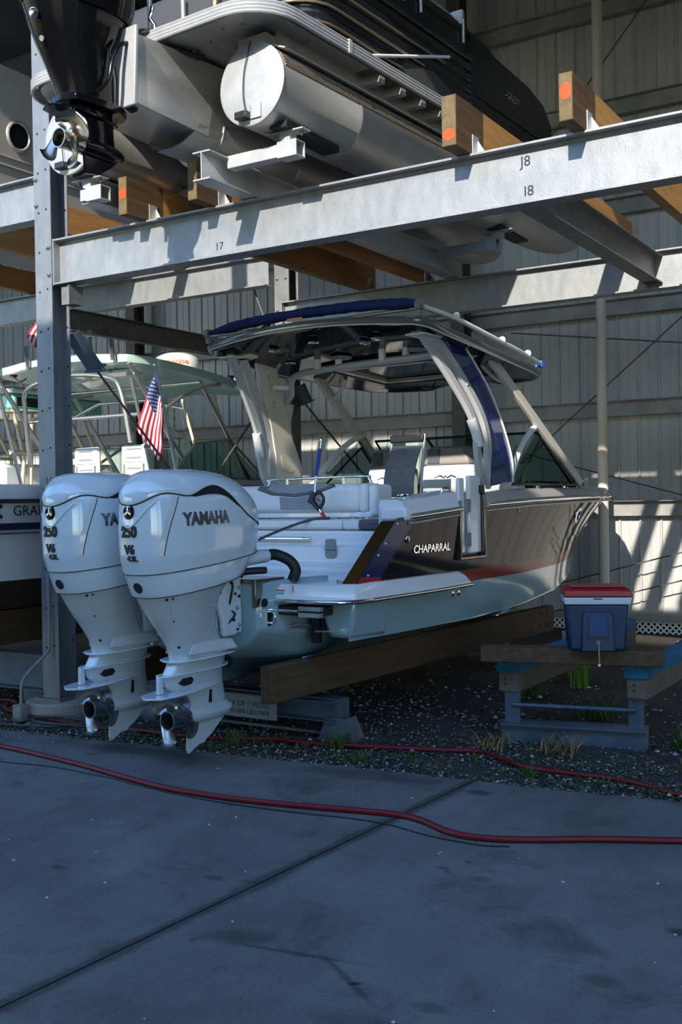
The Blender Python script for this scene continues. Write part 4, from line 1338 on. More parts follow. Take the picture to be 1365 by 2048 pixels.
b = B(); channel(b, (-1.05, 0, .205), (.95, 0, .205), .15, .10, .010); b.box(-1.05, -.012, .28, .95, .10, .29)
b.out('cross_beam', BLUESTEEL, cr)
B().box(.91, -.02, .13, .96, .11, .285).out('end_plate', BLUESTEEL, cr)
for x in (-.95, .95):
    b = B()
    b.loft([[(x - .16, -.08, -.03), (x + .16, -.08, -.03), (x + .16, -.068, -.03), (x - .16, -.068, -.03)], [(x - .09, -.06, .155), (x + .09, -.06, .155), (x + .09, -.048, .155), (x - .09, -.048, .155)]])
    for dx in (-.07, .0, .07):
        b.loft([[(x + dx * 1.6 - .005, -.08, -.03), (x + dx * 1.6 + .005, -.08, -.03), (x + dx * 1.6 + .005, .16, -.03), (x + dx * 1.6 - .005, .16, -.03)], [(x + dx - .005, -.05, .155), (x + dx + .005, -.05, .155), (x + dx + .005, .1, .155), (x + dx - .005, .1, .155)]])
    b.box(x - .20, -.12, -.035, x + .26, .2, -.022)
    b.out('foot', BLUESTEEL, cr)
B().box(-1.02, -.03, .02, .82, -.005, .04).out('floor_strap', BLUESTEEL, cr)
pl = B().box(-.12, -.116, .10, .45, -.106, .275).out('sign_plate', M('sign_grey', (.17, .185, .20), .6), cr)
text('lettering', 'MAX OF 1 VESSEL', .058, INK, pl, frame_m((.165, -.1165, .205), (1, 0, 0), (0, 0, 1)), .0008, sx=1.0)
text('lettering', '@ 45,000 LBS MAX', .054, INK, pl, frame_m((.165, -.1165, .145), (1, 0, 0), (0, 0, 1)), .0008, sx=1.0)
# ================================================================== OUTBOARDS
def ering(z, yr, yf, w, s=0.0, n=40, p=2.6, pr=None):
    """horizontal engine section: superellipse from y=yr (aft) to yf, half width w, sheared s*(y-yc)"""
    yc, a = (yr + yf) / 2, (yf - yr) / 2
    out = []
    for k in range(n):
        t = 2 * math.pi * k / n
        c, d = math.cos(t), math.sin(t)
        q = p if c > 0 else (pr or p)
        y = yc + a * math.copysign(abs(c) ** (2 / q), c)
        x = w * math.copysign(abs(d) ** (2 / p), d)
        # the rear half narrows a little towards the tail
        x *= 1 - .10 * max(0, -c)
        out.append((x, y, z + s * (y - yc)))
    return out
def tab_ring(tab, z, **k):
    yr, yf, w, s = interp(tab, z)
    return ering(z, yr, yf, w, s, **k)
# z at mid length: y rear, y front, half width, shear
COWL = [(1.36, -1.135, -.06, .295, .115), (1.45, -1.165, -.05, .305, .09), (1.60, -1.175, -.05, .305, .05), (1.72, -1.17, -.07, .295, .0), (1.80, -1.16, -.11, .28, -.03),
        (1.86, -1.13, -.17, .255, -.05), (1.91, -1.08, -.24, .22, -.06), (1.945, -1.01, -.33, .17, -.05), (1.965, -.92, -.44, .11, -.03), (1.973, -.80, -.58, .04, 0)]
PAN = [(.95, -.93, -.44, .185, 0), (1.10, -1.01, -.40, .235, 0.10), (1.22, -1.075, -.20, .28, .15), (1.30, -1.11, -.12, .292, .13), (1.358, -1.135, -.06, .294, .115)]
LEG = [(.70, -.80, -.27, .115, .02), (.76, -.815, -.30, .118, .02), (.80, -.825, -.36, .12, .02), (.90, -.89, -.43, .14, .02), (1.0, -.965, -.45, .17, .02), (1.10, -1.02, -.45, .21, .03), (1.20, -1.06, -.36, .262, .12), (1.24, -1.07, -.30, .275, .15)]

def make_outboard(label):
    t = thing('outboard_motor', label, 'outboard motor', (0, 0, 0))
    b = B()
    zs = list(np.linspace(1.36, 1.86, 22)) + list(np.linspace(1.875, 1.973, 12))
    b.loft([tab_ring(COWL, z, n=72, p=2.7, pr=2.25) for z in zs])
    cowl = b.out('cowl', WHITE_E, t, smooth=60)
    cb = bvh_of(cowl)
    def on_cowl(x, y, z, d):
        loc, nr, _, _ = cb.ray_cast(Vector((x, y, z)) - Vector(d) * 1.0, Vector(d))
        return (loc, nr) if loc is not None else (Vector((x, y, z)), Vector(d) * -1)
    # overhanging top cap: same surface pushed out above a scalloped line
    n = 96
    yc = -.62
    def zlow(a):
        # a: 0 = aft centre, pi/2 = side, pi = front
        tab = [(0, 1.748), (.12, 1.748), (.40, 1.832), (.62, 1.812), (.78, 1.798), (.95, 1.83), (1.15, 1.858), (1.40, 1.872), (1.65, 1.868), (1.9, 1.835), (2.15, 1.75), (2.4, 1.66), (2.75, 1.60), (3.1416, 1.58)]
        return sum(interp(tab, abs(a + k * .035))[0] for k in range(-3, 4)) / 7
    cols = []
    for k in range(n):
        th = 2 * math.pi * k / n
        a = abs(th if th <= math.pi else th - 2 * math.pi)
        dirv = Vector((math.sin(th), -math.cos(th), 0))
        z0 = zlow(a)
        col = []
        for i in range(15):
            f = i / 14
            # walk from the lower line up to the crown along this bearing
            z = z0 + (1.976 - z0) * (1 - (1 - f) ** 1.7)
            r = (1 - f) ** .55
            o = Vector((0, yc, z - .0))
            loc, nr, _, _ = cb.ray_cast(o, dirv)
            if loc is None:
                loc = Vector((0, yc, 1.976)); nr = Vector((0, 0, 1))
            lift = .012 if i else .004
            p = loc + nr * lift
            col.append(p)
        col[-1] = Vector((0, yc, 1.985))
        cols.append(col)
    b = B()
    for i in range(14):
        pass
    rows = [[cols[k][i] for k in range(n)] for i in range(15)]
    inner = [cols[k][0] - Vector((math.sin(2 * math.pi * k / n), -math.cos(2 * math.pi * k / n), 0)) * .02 for k in range(n)]
    b.loft([inner] + rows, caps=False)
    b.out('cowl_cap', WHITE_E, t, smooth=50)
    B().tube([p - Vector((0, 0, .002)) for p in rows[0]], .0045, 6, closed=True).out('cap_seam', INK, t)
    # dark air intakes under the cap on each side
    for s in (1, -1):
        b = B(); up, lo = [], []
        for i in range(20):
            f = i / 19
            a = .76 + f * 1.50
            d = Vector((s * math.sin(a), -math.cos(a), 0))
            z0 = zlow(a) + .006
            h = .060 * math.sin(math.pi * min(1, f * 1.0)) ** .7 + .003
            for lst, z in ((up, z0), (lo, z0 - h)):
                loc, nr, _, _ = cb.ray_cast(Vector((0, yc, z)), d)
                lst.append(loc + nr * .0035)
        b.grid([up, lo])
        b.out('air_intake', DARKHOLE, t)
        # side panel: its leading crease
        pts = []
        for (y, z) in ((-.955, 1.80), (-.985, 1.72), (-1.02, 1.62), (-1.045, 1.52), (-1.06, 1.42), (-1.06, 1.315)):
            l, nr = on_cowl(s * .0, y, z, (-s, 0, 0)) if z > 1.33 else (Vector((s * .19, y, z)), Vector((s, 0, 0)))
            if z > 1.33:
                pts.append(l + nr * .0012)
        B().tube(catmull(pts, 5), .004, 6).out('panel_seam', INK, t)
        off = [p + Vector((0, -.035, 0)) for p in pts]
        rows = []
        for p, q in zip(catmull(pts, 5), catmull(off, 5)):
            l2, n2 = on_cowl(0, q.y, q.z, (-s, 0, 0))
            rows.append([p + Vector((s * .003, 0, 0)), l2 + n2 * .003])
        B().grid(rows).out('crease_band', WHITE_EP, t, smooth=60)
    # seam between cowl and lower pan, tail seam below it
    seam = [Vector(p) for p in tab_ring(COWL, 1.36, n=72, p=2.7, pr=2.25)]
    c = Vector((0, -.6, 0))
    B().tube([p + (Vector((p.x, p.y + .6, 0)).normalized()) * .0015 for p in seam], .0032, 6, closed=True).out('cowl_seam', INK, t)
    b = B()
    b.loft([tab_ring(PAN, z, n=72, p=2.6, pr=2.2) for z in np.linspace(1.205, 1.358, 9)])
    pan = b.out('lower_cowl', WHITE_E, t, smooth=50)
    pb_ = bvh_of(pan)
    b = B()
    b.loft([tab_ring(LEG, z, n=64, p=2.5, pr=2.0) for z in np.linspace(.70, 1.235, 16)])
    leg = b.out('midsection', WHITE_EP, t, smooth=50)
    lb_ = bvh_of(leg)
    # lower edge seam of the pan
    sm = [Vector(p) for p in tab_ring(PAN, 1.207, n=72, p=2.6, pr=2.2)]
    B().tube([p + Vector((p.x, p.y + .6, 0)).normalized() * .001 for p in sm], .003, 6, closed=True).out('pan_seam', INK, t)
    # V shaped tail piece seam
    for s in (1, -1):
        # raised flutes on the leg
        for pts, r in (([(-.98, 1.17), (-.93, 1.05), (-.87, .93)], .009), ([(-.60, 1.15), (-.52, 1.10), (-.47, 1.02)], .016), ([(-.73, 1.10), (-.62, 1.065), (-.5, 1.04)], .010)):
            q = []
            for y, z in catmull([(0, y, z) for y, z in pts], 4) and [(p.y, p.z) for p in catmull([(0, y, z) for y, z in pts], 4)]:
                loc, nr, _, _ = lb_.ray_cast(Vector((s * 1.0, y, z)), Vector((-s, 0, 0)))
                if loc is not None:
                    q.append(loc - nr * r * .45)
            if len(q) > 2:
                B().tube(q, [r * min(1, .25 + k / 3, .25 + (len(q) - 1 - k) / 3) for k in range(len(q))], 10).out('flute', WHITE_EP, t, smooth=60)
        # side recess pad above the plates
        b = B()
        b.loft([[(s * .10, -.70, .84), (s * .10, -.30, .82), (s * .10, -.26, .735), (s * .10, -.78, .735)],
                [(s * .128, -.60, .825), (s * .132, -.35, .81), (s * .15, -.285, .74), (s * .132, -.73, .74)]])
        b.out('leg_skirt', WHITE_EP, t, bev=.02)
        for y, z, r in ((-.985, 1.135, .010), (-.955, 1.14, .008), (-.895, .985, .008), (-.80, .80, .010), (-.50, 1.14, .012)):
            loc, nr, _, _ = lb_.ray_cast(Vector((s * 1.0, y, z)), Vector((-s, 0, 0)))
            if loc is not None:
                B().lathe([(r, -.004), (r, .003)], loc, nr, 10).out('screw_plug', DARKHOLE, t)
    # tail lamp-like badge, idle outlet
    loc, nr = on_cowl(0, -.6, 1.705, (0, 1, 0))
    bd = B().lathe([(.047, -.006), (.047, .006), (.042, .009)], loc, nr, 28).out('tuning_fork_badge', BLACK_M, t, smooth=40)
    b = B()
    for k in range(3):
        a = math.pi / 2 + k * 2.094
        r_ = Vector((math.cos(a), 0, math.sin(a))); q_ = Vector((-math.sin(a), 0, math.cos(a)))
        b.bar(loc + nr * .010, loc + nr * .010 + r_ * .016, .0035, .003, up=nr)
        for e_ in (-1, 1):   # two tines of each tuning fork
            b.bar(loc + nr * .010 + r_ * .014 + q_ * e_ * .004, loc + nr * .010 + r_ * .035 + q_ * e_ * .004, .003, .003, up=nr)
        b.bar(loc + nr * .010 + r_ * .015 - q_ * .0055, loc + nr * .010 + r_ * .015 + q_ * .0055, .003, .003, up=nr)
    b.lathe([(.036, .009), (.040, .011), (.036, .013)], loc, nr, 28, caps=False)
    b.out('badge_ring', DCHROME, bd, smooth=40)
    # shield ridge round the badge
    pts = []
    for x, z in ((-.10, 1.70), (-.065, 1.645), (0, 1.605), (.065, 1.645), (.12, 1.715), (.16, 1.77)):
        l, nn = on_cowl(x, -.6, z, (0, 1, 0)); pts.append(l + nn * .001)
    B().tube(catmull(pts, 5), .008, 8).out('shield_ridge', WHITE_E, t, smooth=60)
    loc, nr, _, _ = pb_.ray_cast(Vector((0.0, -2, 1.215)), Vector((0, 1, 0)))
    B().lathe([(.038, -.01), (.036, .006), (.02, .008)], loc, nr, 16).out('idle_outlet', DARKHOLE, t, smooth=40)
    fx = frame_m((0.0, -1.5, 1.575), (1, 0, 0), (0, 0, 1))
    wrap_text('lettering', '250', .098, INK, t, cb, fx, bold=.004, sx=.92)
    wrap_text('lettering', 'V6', .080, INK, t, cb, frame_m((.0, -1.5, 1.462), (1, 0, 0), (0, 0, 1)), bold=.003)
    wrap_text('lettering', '4.2L', .045, INK, t, cb, frame_m((.02, -1.5, 1.405), (1, 0, 0), (0, 0, 1)), bold=.002, sx=1.1)
    wrap_text('lettering', 'YAMAHA', .112, DCHROME, t, cb, frame_m((1.0, -.745, 1.655), (0, 1, .03), (0, -.0, 1)), lift=.002, bold=.0055, sx=.82)
    wrap_text('lettering', 'YAMAHA', .112, DCHROME, t, cb, frame_m((-1.0, -.745, 1.655), (0, -1, -.03), (0, -.0, 1)), lift=.002, bold=.0055, sx=.82)
    # gear case: plates, strut, torpedo, skeg
    def plate(z, pts, th, s=0.03):
        b = B()
        yc_ = -.6
        poly = [(x, y) for x, y in pts] + [(-x, y) for x, y in pts[::-1]]
        b.loft([[(x, y, z + s * (y - yc_) - th / 2) for x, y in poly], [(x, y, z + s * (y - yc_) + th / 2) for x, y in poly]])
        return b
    plate(.712, [(.02, -.86), (.10, -.82), (.14, -.70), (.155, -.5), (.14, -.34), (.08, -.24), (.03, -.215)], .014, .03).out('splash_plate', WHITE_E, t, bev=.005)
    b = B()
    b.loft([ering(.715, -.82, -.29, .105, .03, p=2.2), ering(.66, -.86, -.30, .095, .03, p=2.2), ering(.625, -.885, -.315, .088, .03, p=2.2)])
    b.out('extension_case', WHITE_EP, t, smooth=50)
    plate(.622, [(.02, -.92), (.06, -.9), (.085, -.7), (.105, -.5), (.09, -.36), (.03, -.27)], .014, .03).out('spray_plate', WHITE_E, t, bev=.005)
    b = B()
    b.loft([ering(.62, -.885, -.315, .085, .03, p=2.0), ering(.55, -.875, -.315, .075, .03, p=2.0), ering(.50, -.80, -.31, .064, .03, p=2.0), ering(.45, -.70, -.30, .055, .0, p=2.0), ering(.40, -.67, -.285, .05, p=2.0), ering(.33, -.67, -.27, .048, p=2.0)])
    b.out('gearcase', WHITE_EP, t, smooth=50)
    plate(.502, [(.015, -1.06), (.10, -1.0), (.125, -.86), (.115, -.7), (.085, -.5), (.04, -.36)], .014, .035).out('anti_ventilation_plate', WHITE_E, t, bev=.004)
    B().box(-.014, -.945, .50, .014, -.90, .62).out('anode_tab', WHITE_E, t, bev=.005)
    for s in (1, -1):
        b = B(); b.prism([(-.80, .558), (-.77, .588), (-.70, .592), (-.68, .57), (-.70, .545), (-.77, .54)], 'x', s * .045, s * .0785); b.out('exhaust_port', DARKHOLE, t)
        b = B(); b.prism([(-.505, .385), (-.505, .475), (-.482, .475), (-.482, .385)], 'x', s * .03, s * .0625); b.out('water_inlet', DARKHOLE, t, bev=.004)
    b = B()
    b.lathe([(.001, -.215), (.022, -.225), (.045, -.26), (.062, -.32), (.068, -.42), (.068, -.55), (.064, -.66), (.060, -.675)], (0, 0, .315), (0, 1, 0), 28)
    b.out('torpedo', WHITE_EP, t, smooth=50)
    b = B()
    sk = [(-.66, .28), (-.27, .28), (-.335, .235), (-.44, .155), (-.50, .125), (-.51, .108), (-.57, .105), (-.665, .060), (-.675, .09)]
    b.loft([[(.012, y, z) for y, z in sk], [(.0, y, z) for y, z in sk], [(-.012, y, z) for y, z in sk]])
    b.out('skeg', WHITE_EP, t)
    # propeller
    pp = bpy.data.objects.new('propeller', None); COL.objects.link(pp); pp.parent = t; pp.location = (0, -.76, .315)
    B().lathe([(.058, .085), (.062, .06), (.061, -.05), (.066, -.10), (.058, -.10), (.054, -.02), (.054, .05), (.02, .06)], (0, 0, 0), (0, 1, 0), 28, caps=False).out('hub', STAINLESS_D, pp, smooth=50)
    B().lathe([(.053, -.01), (.053, -.005)], (0, 0, 0), (0, 1, 0), 20).lathe([(.022, -.05), (.022, -.0)], (0, 0, 0), (0, 1, 0), 12).out('hub_core', DARKHOLE, pp)
    rows_t, rows_b = [], []
    for i in range(13):
        r = .055 + .15 * i / 12
        f = i / 12
        half = (.55 + .55 * math.sin(math.pi * (f * .8 + .1))) * (1 - f ** 6) + .04
        rowt = []
        for k in range(13):
            u = -1 + 2 * k / 12
            th = u * half * .95 + f * .38
            y = -.055 * u * (1.15 - .45 * f) - .05 * f * f
            rowt.append(Vector((math.cos(th) * r, y, math.sin(th) * r)))
        rows_t.append(rowt)
        rows_b.append([p + Vector((0, -.006 + .003 * f, 0)) for p in rowt])
    b = B(); b.grid(rows_t); b.grid([r[::-1] for r in rows_b])
    rim_t = rows_t[-1] ; 
    bl = b.out('blade', STAINLESS_D, pp, smooth=60)
    for k in (1, 2):
        share(bl, pp, (0, 0, 0), (0, k * 2.0944, 0))
    pp.rotation_euler = (0, math.radians(20), 0)
    # transom clamp bracket, swivel, rigging
    b = B()
    b.prism([(-.47, 1.24), (-.30, 1.27), (-.245, 1.22), (-.235, .90), (-.30, .83), (-.42, .83), (-.44, .95), (-.48, 1.05)], 'x', .09, .135)
    ck = b.out('clamp_bracket', WHITE_E, t, bev=.012)
    b = B(); b.prism([(-.47, 1.24), (-.30, 1.27), (-.245, 1.22), (-.235, .90), (-.30, .83), (-.42, .83), (-.44, .95), (-.48, 1.05)], 'x', -.135, -.09); b.out('clamp_bracket', WHITE_E, t, bev=.012)
    B().box(-.12, -.26, .84, .12, -.222, 1.27).out('transom_plate', WHITE_E, t, bev=.01)
    for y, z, r in ((-.27, 1.16, .014), (-.31, 1.12, .010), (-.27, 1.10, .012), (-.29, 1.02, .016), (-.33, .94, .012), (-.27, .90, .014), (-.29, .87, .010), (-.35, 1.20, .012)):
        B().lathe([(r, -.002), (r, .006), (r * .5, .012)], (.135, y, z), (1, 0, 0), 10).out('clamp_bolt', GREY_P if r > .013 else DARKHOLE, ck)
    B().lathe([(.07, .80), (.075, .9), (.075, 1.2), (.06, 1.26)], (0, -.44, 0), (0, 0, 1), 18).out('swivel_tube', WHITE_EP, t, smooth=50)
    B().tube([(.10, -.40, 1.25), (.155, -.36, 1.20), (.15, -.37, 1.1), (.12, -.36, 1.02), (.15, -.33, .98), (.13, -.38, .92)], .008, 8, smooth=5).out('trim_cable', BLACK_R, t, smooth=60)
    B().box(-.10, -.35, 1.22, .10, -.17, 1.30).tube([(.05, -.26, 1.26), (.17, -.12, 1.27), (.21, -.05, 1.27)], .028, 8).out('steering_ram', BLACK_P, t, bev=.01)
    B().tube([(.10, -.32, 1.36), (.15, -.15, 1.365), (.17, .0, 1.37)], [.075, .055, .048], 14).out('rigging_spout', WHITE_E, t, smooth=60)
    B().tube([(.17, -.01, 1.37), (.20, .07, 1.375), (.27, .14, 1.33), (.31, .16, 1.26), (.29, .15, 1.19)], .040, 14, smooth=6).out('rigging_hose', BLACK_R, t, smooth=60)
    return t
BOATM = Matrix.Translation((-5.02, 6.2, 0)) @ Matrix.Rotation(math.radians(-3.2), 4, 'Z')
om1 = make_outboard('white outboard motor nearest the camera, right of its twin, with chrome side lettering')
om2 = copy_tree(om1)
for o, x in ((om1, .375), (om2, -.385)):
    o.matrix_world = BOATM @ Matrix.Translation((x, 0, 0))
    o['group'] = 'twin white outboard motors'
om2['label'] = 'left white outboard motor beside the steel column, half hidden by its twin'
# ================================================================== PONTOON BOAT ON THE RACK
PM_LOC, PM_ROT = (-5.13, 5.85, 0), (0, 0, math.radians(-3.4))
pt = thing('pontoon_boat', 'aluminium pontoon boat with black side fence stored on the upper rack', 'boat', PM_LOC, PM_ROT)
def pontoon(x, y0, y1, r, z=4.575):
    b = B()
    b.lathe([(r, 0), (r, .9), (r + .003, .905), (r + .003, .93), (r, .935), (r, y1 - y0 - 1.0), (r * .96, y1 - y0 - .75), (r * .80, y1 - y0 - .42), (r * .52, y1 - y0 - .15), (r * .2, y1 - y0)], (x, y0, z), (0, 1, 0), 44, caps=False)
    o = b.out('pontoon_tube', ALU, pt, smooth=50)
    B().lathe([(r * .995, .0), (r * 1.015, -.006), (r * 1.015, -.016), (r * .97, -.022), (r * .5, -.026), (0, -.027)], (x, y0, z), (0, 1, 0), 44, caps=False).out('end_cap', ALU_L, o, smooth=40)
    return o
tr_ = pontoon(.88, 0, 5.5, .275)
tl_ = pontoon(-.90, -.05, 5.45, .275)
pontoon(0, .42, 5.35, .26, 4.55)
for tb_, x, y in ((tr_, .88, 0), (tl_, -.90, -.05)):
    b = B().box(x + .0, y - .035, 4.335, x + .09, y - .028, 4.43).box(x + .0, y - .035, 4.335, x + .01, y - .0, 4.43)
    b.out('sensor_plate', ALU_L, tb_)
    B().box(x - .10, y - .085, 4.335, x + .0, y - .03, 4.385).out('sensor', BLACK_P, tb_, bev=.006)
    B().tube([(x - .02, y - .06, 4.385), (x - .05, y - .045, 4.5), (x - .045, y - .04, 4.65), (x - .01, y - .035, 4.78), (x, y - .02, 4.86)], .004, 6, smooth=5).out('sensor_wire', BLACK_R, tb_)
# risers and strakes on the tubes
for x in (.88, -.90):
    s = 1 if x > 0 else -1
    B().box(x - .12, .0, 4.835, x + .12, 5.0, 4.90).out('riser', ALU, pt)
    b = B(); b.sweep([(x + s * .205, .02, 4.775), (x + s * .205, 4.8, 4.775)], [(-.05, .03), (.055, -.012), (.062, -.004), (-.045, .04)] if s > 0 else [(.05, .03), (-.055, -.012), (-.062, -.004), (.045, .04)])
    b.out('spray_fin', ALU_L, pt)
    b = B()
    for k in range(5):
        a = .30 + k * .075
        b.tube([(x + s * math.cos(a) * .278, .02, 4.575 + math.sin(a) * .278), (x + s * math.cos(a) * .278, 4.4, 4.575 + math.sin(a) * .278)], .008, 5)
    o = b.out('ribbed_strake', M('brown_strake', (.16, .12, .09), .6, .3, (.26, .21, .16), 30), pt); o['kind'] = 'stuff'
# trimmed half tube of the centre pontoon, open toward the stern
b = B()
rows = []
for y, r in ((.02, .27), (.5, .27)):
    rows.append([(math.sin(a) * r, y + (.0 if y > .3 else .10 * abs(a)), 4.57 - math.cos(a) * r * .92) for a in np.linspace(-1.25, 1.25, 17)])
b.grid(rows); b.grid([[(p[0] * .97, p[1], p[2] + .008) for p in r][::-1] for r in rows])
b.out('centre_tube_lip', ALU_L, pt, smooth=60)
b = B()
b.loft([[(math.sin(a) * .262, .30, 4.57 - math.cos(a) * .24) for a in np.linspace(-1.25, 1.25, 15)], [(math.sin(a) * .262, .31, 4.57 - math.cos(a) * .24) for a in np.linspace(-1.25, 1.25, 15)]])
b.out('tube_shade_plate', M('blue_shade_sheet', (.20, .24, .30), .4, .4), pt)  # added plate; its blue-grey paints the shaded inside of the open tube
# motor pod under the deck
b = B()
b.loft([[(-.30, -.50, 4.90), (.30, -.50, 4.90), (.24, -.47, 4.47), (-.24, -.47, 4.47)], [(-.36, .25, 4.90), (.36, .25, 4.90), (.24, .25, 4.43), (-.24, .25, 4.43)], [(-.36, 1.7, 4.90), (.36, 1.7, 4.90), (.2, 1.7, 4.60), (-.2, 1.7, 4.60)]])
b.out('motor_pod', ALU, pt)
b = B()
b.loft([[(-.31, -.53, 4.95), (.32, -.53, 4.95), (.26, -.50, 4.44), (-.26, -.50, 4.44)], [(-.31, -.50, 4.95), (.32, -.50, 4.95), (.26, -.47, 4.44), (-.26, -.47, 4.44)]])
b.out('pod_transom', ALU_L, pt, bev=.008)
# deck: aluminium skin aft, plywood and cross members forward
def deck_outline(w, y0, y1, r, n=7):
    pts = []
    for cx, cy, a0 in ((w - r, y0 + r, -math.pi / 2), (w - r, y1 - r, 0), (-w + r, y1 - r, math.pi / 2), (-w + r, y0 + r, math.pi)):
        for k in range(n):
            a = a0 + math.pi / 2 * k / (n - 1)
            pts.append((cx + r * math.cos(a), cy + r * math.sin(a)))
    return pts
ol = deck_outline(1.235, -.32, 4.55, .34)
b = B(); b.prism([p for p in deck_outline(1.19, -.28, 4.5, .30)], 'z', 4.945, 4.975)
b.out('deck_board', M('deck_underside_ply', (.13, .09, .055), .8, 0, (.2, .15, .1), 4, .5, .2), pt)
B().prism(deck_outline(1.17, -.26, 1.0, .28)[:7] + [(1.17, 1.0), (-1.17, 1.0)] + deck_outline(1.17, -.26, 1.0, .28)[21:], 'z', 4.935, 4.943).out('deck_skin', ALU, pt)
b = B().box(.2, .35, 4.922, 1.1, .356, 4.936); b.out('skin_joint', GREY_P, pt)
for x, y in ((.2, -.12), (.35, .0), (.55, -.05), (.75, -.15), (.62, .12), (.9, -.12)):
    B().lathe([(.014, 0), (.010, -.012)], (x, y, 4.936), (0, 0, 1), 8).out('rivet', GREY_P, pt)
cm = None
for k in range(12):
    y = 1.15 + k * .30
    if cm is None:
        cm = B().box(-1.18, -.035, 4.875, 1.18, .035, 4.943).out('cross_member', ALU_L, pt); cm.location = (0, y, 0)
    else:
        share(cm, pt, (0, y, 0))
hp, pf_ = .045, []
prof = [(-.012, -hp), (.006, -hp), (.012, -hp * .8), (.006, -hp * .55), (.012, -hp * .3), (.006, -hp * .05), (.012, hp * .2), (.006, hp * .45), (.012, hp * .75), (.004, hp), (-.012, hp)]
b = B(); b.sweep([(x, y, 4.955) for x, y in ol], prof, closed=True)
b.out('deck_trim', ALU_L, pt, smooth=30)
for p in ((1.237, .62), (1.237, 2.2)):
    B().box(p[0] - .01, p[1], 4.905, p[0] + .016, p[1] + .035, 5.003).out('trim_splice', ALU_L, pt)
# L riser plate between tube and deck on the starboard side
B().box(1.0, .1, 4.845, 1.03, 4.6, 4.945).out('side_skirt', M('ribbed_skirt', (.30, .28, .25), .5, .4, (.42, .40, .37), 6, .5), pt)
# black fence
BLK = M('black_fence_panel', (.010, .011, .013), .22, 0, coat=.3)
def fence_path(w, y0, y1, r, n=6, xin=.30):
    pts = [(xin, y0)]
    for k in range(n + 1):
        a = -math.pi / 2 + math.pi / 2 * k / n
        pts.append((w - r + r * math.cos(a), y0 + r + r * math.sin(a)))
    pts.append((w, y1))
    return pts
fp = fence_path(1.15, .28, 2.58, .30, xin=.80)
b = B()
rows = []
nz_ = 30
for k in range(nz_ + 1):
    z = 5.0 + .70 * k / nz_
    d = .008 * math.sin(k * math.pi * .5) if k < 24 else 0
    rows.append([(x + d * (1 if x > 1 else .4), y - (d if y < .5 else 0), z) for x, y in fp])
b.grid(rows); b.out('fence_panel', BLK, pt, smooth=50)
b = B()
q = [(2.62, 5.0), (2.62, 5.74), (3.75, 5.66), (4.1, 5.58), (4.28, 5.42), (4.33, 5.2), (4.33, 5.0)]
b.loft([[(1.15, y, z) for y, z in q], [(1.12, y, z) for y, z in q]]); b.out('bow_panel', BLK, pt)
for z in (5.08, 5.22):
    B().tube([(1.158, 2.66, z + .04), (1.158, 4.25, z)], .009, 6).out('panel_rib', BLK, pt)
for i, z in enumerate((5.085, 5.215, 5.345)):
    B().tube([(x + .012, y - (.012 if y < .5 else 0), z) for x, y in fence_path(1.155, .275, 1.45 + i * .34, .30, xin=.80)], .012, 8).out('fence_rail', M('bronze_fence_rail', (.22, .18, .13), .35, .6), pt, smooth=60)
B().tube([(1.178, .90, 4.995), (1.178, 2.18, 5.41)], .014, 8).out('white_grab_tube', WHITE_P, pt, smooth=60)
b = B().prism([(1.35, 5.01), (1.50, 5.15), (1.95, 5.22), (2.55, 5.05), (2.55, 5.01)], 'x', 1.16, 1.166)
b.out('perforated_panel', M('speaker_mesh', (.03, .03, .032), .5, .4, (.14, .14, .14), 160, .5), pt)
for z in (5.50,):
    B().tube([(x + .014, y, z + .02) for x, y in fence_path(1.155, .275, 2.58, .3, xin=.8)], .022, 8).out('fence_cap_rail', BLK, pt, smooth=60)
B().box(1.135, 2.565, 4.98, 1.175, 2.625, 5.75).out('gate_post', BLK, pt)
B().box(1.165, 2.555, 4.985, 1.18, 2.60, 5.06).out('post_foot', ALU_L, pt)
text('lettering', 'CREST', .095, CHROME, pt, frame_m((1.154, 3.42, 5.44), (0, 1, -.055), (0, 0, 1)), .003, shear=.15)
# crumpled canvas and frame clamps along the top
rr = random.Random(9)
pth = [(1.10 + rr.uniform(-.01, .01), y, 5.78 - max(0, y - 2.5) * .09 + rr.uniform(-.008, .008)) for y in np.linspace(.35, 3.7, 24)]
B().tube(pth, [(.045 + rr.uniform(-.006, .008)) * (1 if k < 16 else 1 - (k - 16) * .1) for k in range(len(pth))], 9).out('folded_cover', M('black_canvas', (.012, .012, .013), .8), pt, smooth=70)
B().tube([(1.06, .3, 5.93), (1.08, 2.6, 5.85)], .014, 8).out('bimini_pole', ALU, pt, smooth=60)
for y in (1.5, 1.75, 2.45):
    B().box(1.06, y - .02, 5.78, 1.17, y + .02, 5.90).tube([(1.17, y, 5.62), (1.17, y, 5.82)], .012, 8).out('clamp', ALU_L, pt)
B().box(.80, .26, 5.0, .83, .29, 5.9).out('corner_post', ALU_L, pt)
# stern posts, seat backs and dark cover above the rear deck
for x, y in ((.10, -.18), (.44, -.20), (-.75, -.15)):
    B().tube([(x, y, 5.0), (x, y, 5.75)], .018, 10).out('stern_post', ALU, pt, smooth=60)
B().tube([(.20, -.24, 5.0), (.22, -.25, 5.06), (.17, -.25, 5.12), (.2, -.25, 5.2)], .018, 8).lathe([(.03, 0), (.03, .02)], (.2, -.25, 5.0), (0, 0, 1), 10).out('shackle', CHROME, pt, smooth=60)
B().lathe([(.028, 0), (.03, .02), (.02, .06), (.026, .1)], (.73, -.2, 5.0), (0, 0, 1), 12).out('brass_latch', M('brass', (.7, .45, .15), .25, .9), pt, smooth=60)
B().box(-1.0, .32, 5.0, .78, 1.1, 5.62).out('stern_lounger', M('dark_cushion', (.05, .05, .055), .7), pt, bev=.06)

